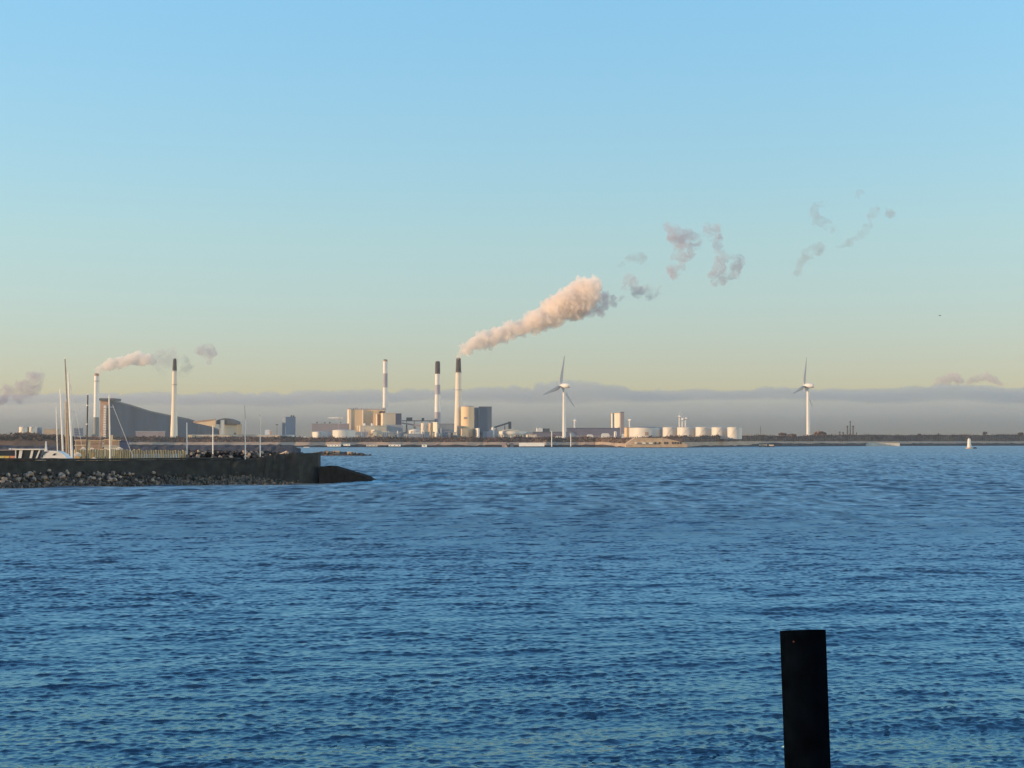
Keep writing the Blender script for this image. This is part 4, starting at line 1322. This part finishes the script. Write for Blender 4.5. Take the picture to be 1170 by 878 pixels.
def motor_yacht():
    Y = 206
    px = Y / FPX
    t = thing('motor_yacht', 'white motor yacht with a rounded flybridge and dark windows behind the wall', 'motor yacht', (wx(64, Y), Y, 1.5))
    X, Z = (lambda p: wx(p, Y)), (lambda y: wz(y, Y))
    MB().prism([(X(41), Z(534)), (X(83), Z(534)), (X(86.5), Z(524.6)), (X(52), Z(523.2)), (X(43.5), Z(526))], Y - 1.4, Y + 1.4).build('hull', M['gel'], t)
    cab = MB().prism([(X(52.5), Z(523.1)), (X(80), Z(524.0)), (X(75.5), Z(519.2)), (X(70), Z(516.4)), (X(60), Z(516.0)), (X(53), Z(519.6))], Y - 1.15, Y + 1.15).build('cabin', M['gel'], t)
    MB().prism([(X(50), Z(521.6)), (X(52.4), Z(519.4)), (X(55), Z(517.9)), (X(52.2), Z(521.4))], Y - 1.2, Y - 1.16).build('windscreen', M['glass'], cab)
    MB().prism([(X(63), Z(520.4)), (X(66), Z(520.4)), (X(67.6), Z(518.2)), (X(65), Z(518.2))], Y - 1.2, Y - 1.16).build('window', M['glass'], cab)
    for a, b_ in ((57, 60.5), (64.5, 69), (72, 77.5)):
        MB().prism([(X(a), Z(526.6)), (X(b_), Z(526.8)), (X(b_ + .4), Z(525.5)), (X(a - .2), Z(525.4))], Y - 1.45, Y - 1.41).build('porthole', M['glass'], t)
    MB().prism([(X(51.2), Z(515.9)), (X(54), Z(515.9)), (X(53.2), Z(510)), (X(52.9), Z(504.5)), (X(52.4), Z(504.5)), (X(52.2), Z(510))], Y - .2, Y + .2).build('radar_mast', M['gel'], t)
    MB().prism([(X(53.1), Z(515.95)), (X(70), Z(516.3)), (X(68), Z(515.6)), (X(54), Z(515.2))], Y - 1.0, Y + 1.0).build('flybridge', M['gel'], t)
motor_yacht()
def wheelhouse_boat():
    Y = 214
    X, Z = (lambda p: wx(p, Y)), (lambda y: wz(y, Y))
    t = thing('work_boat', 'red-brown work boat with a white flat-roofed wheelhouse on slanting posts', 'boat', (X(34), Y, 1.5))
    MB().prism([(X(17), Z(533)), (X(45), Z(533)), (X(47), Z(525.0)), (X(19), Z(525.6))], Y - 1.4, Y + 1.4).build('hull', M['redbrown'], t)
    wh = MB().prism([(X(20.5), Z(525.4)), (X(43), Z(525.0)), (X(46.5), Z(514.4)), (X(20.5), Z(514.4))], Y - .9, Y + .9).build('wheelhouse', M['glass'], t)
    MB().box(X(19.8), X(48.8), Y - 1.2, Y + 1.2, Z(514.35), Z(512.9)).build('roof', M['gel'], t)
    for a, b_, w in ((20.2, 20.2, 1.1), (23.6, 25.2, 3.4), (36.2, 38.6, 2.6), (43.0, 47.2, 1.6)):
        MB().prism([(X(a), Z(525.2)), (X(a + w), Z(525.2)), (X(b_ + w), Z(514.36)), (X(b_), Z(514.36))], Y - 1.0, Y - .91).build('post', M['gel'], wh)
wheelhouse_boat()
def dinghy(label, p0, p1, yt, yb, Y):
    x0, x1 = wx(p0, Y), wx(p1, Y)
    z1, z0 = wz(yt, Y), wz(yb, Y)
    t = thing('covered_dinghy', label, 'boat', ((x0 + x1) / 2, Y, z0), 'small covered boats')
    w = x1 - x0
    hull_mesh(MB(), Vector(((x0 + x1) / 2, Y, 0)), w, w * .4, z0, z0 + (z1 - z0) * .55, 0.15).build('hull', M['gel'], t)
    MB().prism([(x0 + .05 * w, z0 + (z1 - z0) * .58), (x1 - .12 * w, z0 + (z1 - z0) * .6), (x0 + .45 * w, z1)], Y - w * .15, Y + w * .15).build('cover', M['cream'], t)
    MB().box(x0 + .2 * w, x0 + .75 * w, Y - .1, Y + .1, z0 - 1.5, z0 + .1).build('cradle', M['timber'], t)
dinghy('white covered dinghy laid up right of the black mast', 101.5, 110, 511.5, 517, 236.5)
dinghy('small covered dinghy just above the wall, right of the black mast', 104, 112, 522.6, 526.6, 215)
dinghy('small covered dinghy just above the wall before the last timber piles', 175.5, 182, 523.4, 526.4, 215)
dinghy('pale covered dinghy laid up before the tan harbour house right of the masts', 92.5, 98.5, 510.5, 516, 240)
dinghy('covered dinghy laid up between the white cabin and the navy harbour shed', 133, 140.5, 510.6, 515.5, 240)
dinghy('small covered dinghy between the motor yacht and the timber piles', 85, 93, 516.5, 522, 212)
for lab, a, b_, m in (('olive-yellow box at the left edge, first of three coloured boxes', -1, 4.8, 'limebox'), ('ochre yellow box between the olive and salmon boxes', 5.4, 10.8, 'yellowbox'), ('salmon orange box, right of the three coloured boxes', 11.6, 16.8, 'redbox')):
    Y = 222
    x0, x1 = wx(a, Y), wx(b_, Y)
    t = thing('storage_box', lab, 'box', ((x0 + x1) / 2, Y, 1.5), 'coloured boxes behind the breakwater')
    MB().box(x0, x1, Y, Y + .8, wz(529, Y), wz(521.9, Y)).build('body', M[m], t)
    MB().box(x0 - .03, x1 + .03, Y - .04, Y + .84, wz(521.88, Y), wz(521.2, Y)).build('lid', M[m], t)
t_, _ = far_box('boat_shed', 'dark navy boat shed at the left edge behind the coloured boxes', 'building', -30, -29.5, 18.5, 515, 262, M['navy'], zb=2.1, al=4, roof=M['mauve'], rh=.15, win=(.35,), wm=M['glass'])
for a, b_ in ((8.8, 11.4), (12.8, 15.6)):
    MB().box(wx(a, 262), wx(b_, 262), 262.6, 263.6, wz(514.0, 262), wz(512.7, 262)).build('skylight', M['gel'], t_)

# harbour houses between the masts and the sloping plant
HG = 'harbour houses behind the timber piles'
def harbour_house(label, pL, pC, pR, yt, Y, m, win=None, roof=None, al=8, group=None):
    return far_box('harbour_house', label, 'building', pL, pC, pR, yt, Y, m, zb=2.1, al=al, roof=roof or M['tan'], rh=.25, win=win, wm=M['brown'], group=HG, dmax=12)[0]
harbour_house('tan harbour house directly right of the sailing masts', 84, 86, 100.5, 503.6, 520, M['tan'], (.5, .75))
harbour_house('low orange-tan harbour shed before the tan harbour house', 85, 86.5, 98, 509.6, 420, M['fort'], (.55,))
harbour_house('tan harbour house right of the black mast', 100.8, 101.8, 116, 504.2, 540, M['fort'], (.45, .72))
harbour_house('grey-white low harbour shed right of the black mast', 101.5, 102.5, 118, 514.6, 380, M['grey'], (.5,))
harbour_house('yellowish harbour house behind the white cabin', 116.5, 119, 128, 503.2, 500, M['tan'], (.5, .75))
harbour_house('bright white cabin at the foot of the lone white mast', 117.4, 119, 131.4, 510.4, 400, M['cream'], None, M['cream'])
t_ = harbour_house('tan harbour house with a chimney block and sunlit right bay', 127.5, 128, 135.6, 503.8, 470, M['tan'], (.6,))
part_box(t_, 'chimney_block', 124.4, 124.8, 128.4, 497.2, 476, M['tan'], yb=510)
harbour_house('dark navy harbour shed right of the tan houses', 135.9, 136.4, 146.5, 504.4, 480, M['navy'], None, M['navy'])

# dark mole across the inner harbour mouth
def mole():
    ps = np.linspace(-420, 344, 160)
    rr = np.random.default_rng(6)
    rows_ = []
    for off, y in ((-12, None), (-2, 512.6), (3, 509.6), (8, 509.4), (14, None)):
        Yv = np.full(160, 760.0 + off)
        z = np.full(160, -1.0) if y is None else CAM_H + (506 - y) / FPX * Yv + rr.normal(0, .22, 160)
        z = np.where(ps > 338, z - 1.5, z)
        rows_.append(np.stack([(ps - CX) / FPX * Yv, Yv, z], 1))
    o = np_mesh('rubble_mole', np.concatenate(rows_), grid_quads(5, 160), M['molerock'], False)
    tag(o, 'long dark rubble mole far behind the timber piles and white posts', 'mole')
M['molerock'] = mat('dark_slate_rock', (0.05, 0.048, 0.055), 0.9, 0.4, 0.3)
mole()

# wooded hill at the left edge, with silos beyond it
ps = np.linspace(-320, 78, 120)
topy = np.interp(ps, [-320, -60, 0, 15, 22, 40, 60, 70, 78], [494, 497, 498, 495, 494.5, 497.5, 497.5, 499, 506])
Yw = 1500
n = 16000
ii = rngL.integers(0, 119, n)
hz_ = rngL.uniform(0, 1, n) ** .8
zt = CAM_H + (506 - topy[ii]) / FPX * Yw
pt = np.stack([(ps[ii] + rngL.uniform(0, 3.4, n) - CX) / FPX * Yw, Yw + rngL.uniform(0, 40, n), 1 + (zt - 1) * hz_ + rngL.normal(0, .5, n)], 1)
leaf_cloud('woods', pt, 1.7, M['wood'], 9, kind='stuff', label='brown leafless woods on the low hill at the left edge', cat='woods')
rows_ = []
for off, f in ((-10, 0), (4, .7), (30, .9), (80, .0)):
    yy = np.full(120, Yw + off)
    rows_.append(np.stack([(ps - CX) / FPX * yy, yy, (CAM_H + (506 - topy) / FPX * Yw) * f - (.5 if f == 0 else 0)], 1))
tag(np_mesh('hill', np.concatenate(rows_), grid_quads(4, 120), M['bank'], True), kind='structure')
tank('pale tall silo, leftmost above the wooded hill', 22, 32.4, 488.2, 2650, M['cream'], name='silo', group='silos above the wooded hill', dome=.1)
tank('pale tall silo with a blue shaded side, second above the wooded hill', 33, 41, 488.2, 2650, M['cream'], name='silo', group='silos above the wooded hill', dome=.1)
tank('blue-grey silo, darkest of the three above the wooded hill', 40.4, 47.6, 488.6, 2680, M['blue'], name='silo', group='silos above the wooded hill', dome=.1)
far_box('peach_hall', 'sunlit peach hall above the wooded hill, left of the masts', 'building', 48.4, 50, 64, 490.6, 2650, M['fort'], al=6)

# ------------------------------------------------------------------ dark pile in the foreground
def pile():
    Y = 12.6
    r_ = 25.6 * Y / FPX
    top = at(917.2, 720.6, Y)
    low = at(922.8, 878, Y - .04)
    d = (top - low).normalized()
    base = top - d * (top.z + .9) / d.z
    t = thing('mooring_pile', 'thick black mooring pile rising from the water close to the camera', 'pile', (base.x, base.y, -.9))
    Lp = (top - base).length
    def sawn(mb):
        # the top is cut off slightly aslant, lower on the far side
        mb.v = [tuple(Vector(v) - d * ((Vector(v) - top).y * .135)) if (Vector(v) - base).dot(d) > Lp * .9 else v for v in mb.v]
        return mb
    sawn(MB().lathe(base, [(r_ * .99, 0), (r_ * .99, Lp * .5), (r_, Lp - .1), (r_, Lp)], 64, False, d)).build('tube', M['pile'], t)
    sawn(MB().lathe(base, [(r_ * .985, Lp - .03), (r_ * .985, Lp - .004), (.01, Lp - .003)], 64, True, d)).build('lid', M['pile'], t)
    c = top - d * .075 + Vector((-.115, -r_ * .82, 0))
    MB().lathe(c, [(.008, -.03), (.008, .008), (.005, .012)], 12, True, Vector((-.5, -1, 0))).build('bolt', M['rust'], t)
pile()

def gull():
    c = at(1074, 361, 420)
    b = MB()
    s = .42
    vs = [c + Vector(v) * s for v in ((-1, 0, .35), (-.45, .05, .5), (0, 0, .2), (.45, .05, .45), (1, 0, .2), (.4, .25, .3), (0, .35, .12), (-.4, .25, .33))]
    vs2 = [v - Vector((0, 0, .08)) for v in vs]
    b.hexa(vs2, vs)
    b.lathe(c + Vector((0, .1, .06)), [(.02, -.45), (.11, -.2), (.13, .1), (.06, .35), (.015, .5)], 10, True, Vector((.2, -1, .05)))
    o = b.build('seabird', M['bird'], None, tuple(c))
    tag(o, 'tiny dark bird flying alone in the open sky on the right', 'bird')
gull()

# ------------------------------------------------------------------ steam and smoke
def blob_mesh(name, spheres, voxel, amp, nscale, seed, m, subdiv_noise=2):
    bm = bmesh.new()
    for c, r_ in spheres:
        bmesh.ops.create_icosphere(bm, subdivisions=2, radius=r_, matrix=Matrix.Translation(c))
    me = bpy.data.meshes.new('tmp')
    bm.to_mesh(me); bm.free()
    o = bpy.data.objects.new('tmp', me)
    COL.objects.link(o)
    md = o.modifiers.new('r', 'REMESH')
    md.mode = 'VOXEL'
    md.voxel_size = voxel
    dg = bpy.context.evaluated_depsgraph_get()
    res = bpy.data.meshes.new_from_object(o.evaluated_get(dg))
    bpy.data.objects.remove(o)
    bpy.data.meshes.remove(me)
    n = len(res.vertices)
    co = np.empty(n * 3, np.float32); res.vertices.foreach_get('co', co); co = co.reshape(-1, 3)
    no = np.empty(n * 3, np.float32); res.vertex_normals.foreach_get('vector', no); no = no.reshape(-1, 3)
    off = Vector((seed * 13.1, seed * 7.7, 0))
    d = np.empty(n, np.float32)
    for i_ in range(n):
        p = Vector(co[i_]) * nscale + off
        v = 0.0; a = 1.0; f = 1.0
        for _ in range(4):
            v += a * (abs(mnoise.noise(p * f)) * 2.2 - .55)
            a *= .55; f *= 2.1
        d[i_] = v
    # billows: rounded outside, creased inside
    co += no * (d * amp)[:, None]
    cen = co.mean(0)
    res.vertices.foreach_set('co', (co - cen).astype(np.float32).ravel())
    res.update()
    res.materials.clear()
    res.materials.append(m)
    for p in res.polygons: p.use_smooth = True
    ob = bpy.data.objects.new(name, res)
    ob.location = Vector([float(q) for q in cen])
    COL.objects.link(ob)
    return ob

def smoke(name, label, group, path, Y, m, seed, n, spread=.5, size=(.45, .75), voxel=2.0, amp=.22, squash=1.0, nmul=1.0):
    """path: (px, py, half-thickness in px) along the plume's middle."""
    r = random.Random(seed)
    k = Y / FPX
    sp = []
    L = len(path) - 1
    rm = 0
    for i_ in range(n):
        s = (i_ + r.random()) / n * L
        a = min(L - 1, int(s)); f = s - a
        p0, p1 = path[a], path[a + 1]
        px, py, hw = [p0[j] + (p1[j] - p0[j]) * f for j in range(3)]
        an = r.uniform(0, 6.283); q = math.sqrt(r.random()) * hw * spread
        c = at(px + q * math.cos(an), py + q * math.sin(an) * squash, Y)
        c.y += r.uniform(-1, 1) * hw * k * spread
        rr = hw * k * r.uniform(*size)
        rm = max(rm, rr)
        sp.append((c, max(rr, voxel * 1.2)))
    o = blob_mesh(name, sp, voxel, amp * rm, 1.1 * nmul / max(rm, 1), seed, m)
    tag(o, label, 'smoke' if 'puff' in name else 'steam plume', group, 'thing')
    return o
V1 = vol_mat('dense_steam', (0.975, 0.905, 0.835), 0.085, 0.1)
V2 = vol_mat('thin_shaded_steam', (0.70, 0.64, 0.68), 0.05, 0.0)  # thinner steam, with the tail's lilac shade put into its colour
def torn_mat(name, color, density, scale, lo, hi):
    mm = vol_mat(name, color, density)
    mm.cycles.homogeneous_volume = False
    nt = mm.node_tree
    v = [q for q in nt.nodes if q.type == 'PRINCIPLED_VOLUME'][0]
    g = nt.nodes.new('ShaderNodeNewGeometry')
    nz = nt.nodes.new('ShaderNodeTexNoise')
    nz.inputs['Scale'].default_value = scale
    nz.inputs['Detail'].default_value = 4
    nz.inputs['Roughness'].default_value = 0.6
    nz.inputs['Distortion'].default_value = 0.8
    nt.links.new(g.outputs['Position'], nz.inputs['Vector'])
    q = nt.nodes.new('ShaderNodeMapRange')
    q.inputs['From Min'].default_value = lo
    q.inputs['From Max'].default_value = hi
    q.inputs['To Max'].default_value = density
    nt.links.new(nz.outputs['Fac'], q.inputs['Value'])
    nt.links.new(q.outputs[0], v.inputs['Density'])
    return mm
V3 = torn_mat('torn_smoke', (0.56, 0.51, 0.58), 0.080, 0.05, 0.40, 0.74)
V5 = torn_mat('thin_lilac_smoke', (0.62, 0.56, 0.62), 0.035, 0.05, 0.40, 0.74)
V4 = torn_mat('faint_smoke', (0.42, 0.44, 0.49), 0.040, 0.045, 0.40, 0.74)
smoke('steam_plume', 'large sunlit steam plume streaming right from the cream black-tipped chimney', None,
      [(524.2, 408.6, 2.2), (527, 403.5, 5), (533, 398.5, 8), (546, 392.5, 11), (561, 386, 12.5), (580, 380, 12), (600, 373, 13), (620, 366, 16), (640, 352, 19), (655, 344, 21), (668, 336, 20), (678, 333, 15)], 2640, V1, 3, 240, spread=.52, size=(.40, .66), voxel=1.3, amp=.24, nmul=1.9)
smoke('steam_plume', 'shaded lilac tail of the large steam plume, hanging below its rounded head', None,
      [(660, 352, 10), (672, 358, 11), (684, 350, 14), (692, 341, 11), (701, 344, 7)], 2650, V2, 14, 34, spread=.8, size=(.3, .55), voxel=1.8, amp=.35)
SG = 'torn smoke puffs drifting right of the large plume'
smoke('smoke_puff', 'pinkish torn smoke puff just right of the large plume', SG, [(703, 345, 3), (711, 338, 3), (716, 316, 4), (722, 320, 6), (729, 332, 8), (740, 338, 7), (752, 334, 4), (756, 326, 2)], 2700, V3, 5, 36, spread=.8, size=(.65, 1.1), voxel=1.6, amp=.22)
smoke('smoke_puff', 'faint small smoke wisp above the pinkish torn puff', SG, [(708, 305, 3), (716, 298, 4), (726, 293, 6), (737, 297, 5)], 2700, V4, 6, 26, spread=.8, size=(.65, 1.1), voxel=1.6, amp=.22)
smoke('smoke_puff', 'largest mauve smoke puff high over the nearer big wind turbine', SG, [(764, 262, 6), (772, 268, 9), (780, 276, 10), (792, 276, 8), (799, 273, 5), (786, 288, 8), (778, 294, 7), (771, 313, 7), (768, 308, 5)], 2750, V3, 7, 52, spread=.8, size=(.65, 1.1), voxel=1.7, amp=.22)
smoke('smoke_puff', 'tall ragged smoke puff, right end of the torn trail', SG, [(805, 256, 4), (814, 264, 7), (820, 280, 6), (824, 292, 6), (822, 305, 7), (818, 319, 7), (830, 318, 6), (842, 312, 7), (844, 296, 5), (838, 290, 3)], 2800, V3, 8, 66, spread=.8, size=(.65, 1.1), voxel=1.7, amp=.22)
FG = 'faint smoke wisps high on the right'
smoke('smoke_puff', 'faint grey smoke wisp, lowest of those high on the right', FG, [(912, 312, 5), (914, 303, 5), (918, 293, 5), (932, 284, 7), (940, 283, 5)], 2900, V4, 9, 40, spread=.8, size=(.65, 1.1), voxel=1.8, amp=.22)
smoke('smoke_puff', 'faint hooked smoke wisp, upper left of those high on the right', FG, [(938, 233, 4), (930, 240, 6), (935, 251, 6), (945, 257, 5), (955, 266, 3)], 2900, V4, 10, 34, spread=.8, size=(.65, 1.1), voxel=1.8, amp=.22)
smoke('smoke_puff', 'long thin faint smoke streak slanting up to the right', FG, [(956, 283, 2), (968, 278, 4), (978, 271, 4), (988, 265, 5), (995, 252, 5), (1000, 238, 5)], 2900, V4, 11, 40, spread=.8, size=(.65, 1.1), voxel=1.8, amp=.22)
smoke('smoke_puff', 'tiny faint smoke tuft at the far right end of the wisps', FG, [(1014, 241, 4), (1018, 246, 5), (1022, 243, 3)], 2900, V4, 12, 14, spread=.8, size=(.65, 1.1), voxel=1.8, amp=.22)
smoke('smoke_puff', 'tiny faint smoke tuft highest of all the wisps', FG, [(975, 224, 3), (981, 221, 4), (985, 219, 3)], 2900, V4, 13, 12, spread=.8, size=(.65, 1.1), voxel=1.8, amp=.22)
smoke('steam_plume', 'short sunlit steam plume leaving the tall white chimney of the sloping plant', None,
      [(110.4, 427, 2.2), (112, 424.6, 4), (117, 421, 6.5), (127, 417, 8), (138, 414.5, 8.5), (148, 411.5, 8), (158, 410, 9), (168, 411, 9), (176, 412.5, 7)], 2720, V1, 21, 100, spread=.5, size=(.42, .68), voxel=1.3, amp=.24, nmul=1.8)
LG = 'grey smoke puffs near the slim black-tipped chimney'
smoke('smoke_puff', 'lilac smoke tail between the short steam plume and slim chimney', LG, [(176, 413, 7), (184, 412, 8), (192, 409, 8), (198, 413, 7), (188, 424, 5)], 2750, V5, 22, 34, spread=.8, size=(.65, 1.1), voxel=1.6, amp=.22)
smoke('smoke_puff', 'grey smoke puff just right of the slim black-tipped chimney', LG, [(204, 410, 4), (210, 410, 5), (213, 422, 5), (207, 426, 5), (219, 418, 3)], 2750, V4, 23, 30, spread=.8, size=(.65, 1.1), voxel=1.6, amp=.22)
smoke('smoke_puff', 'separate grey smoke puff farther right of the slim chimney', LG, [(227, 402, 5), (234, 400, 6), (240, 400, 6), (240, 410, 5)], 2750, V3, 24, 30, spread=.8, size=(.65, 1.1), voxel=1.6, amp=.22)
smoke('smoke_puff', 'lilac-grey smoke bank entering at the left edge of the sky', None, [(-14, 458, 10), (4, 452, 8), (16, 449, 7), (28, 449, 8), (34, 440, 9), (40, 431, 8), (43, 427, 5)], 2750, V3, 25, 60, spread=.8, size=(.65, 1.1), voxel=1.8, amp=.22)
VC = vol_mat('lit_cloud', (0.72, 0.655, 0.66), 0.011, 0.1)
smoke('cloud_puff', 'small pale cumulus head rising from the cloud bank, left of the two on the right', 'cumulus heads on the cloud bank', [(1070, 438, 4), (1080, 434, 5), (1089, 431.5, 6), (1098, 436, 5)], 13500, VC, 41, 36, spread=.7, size=(.55, .95), voxel=11, amp=.26, nmul=1.6)
smoke('cloud_puff', 'small pale cumulus head rising from the cloud bank, right of the two', 'cumulus heads on the cloud bank', [(1104, 438, 4), (1114, 434, 4), (1126, 430, 5), (1136, 434, 5), (1144, 439, 4)], 13500, VC, 42, 36, spread=.7, size=(.55, .95), voxel=11, amp=.26, nmul=1.6)
for q in [q for q in COL.objects if q.name.startswith('cloud_puff')]: q['category'] = 'cloud'
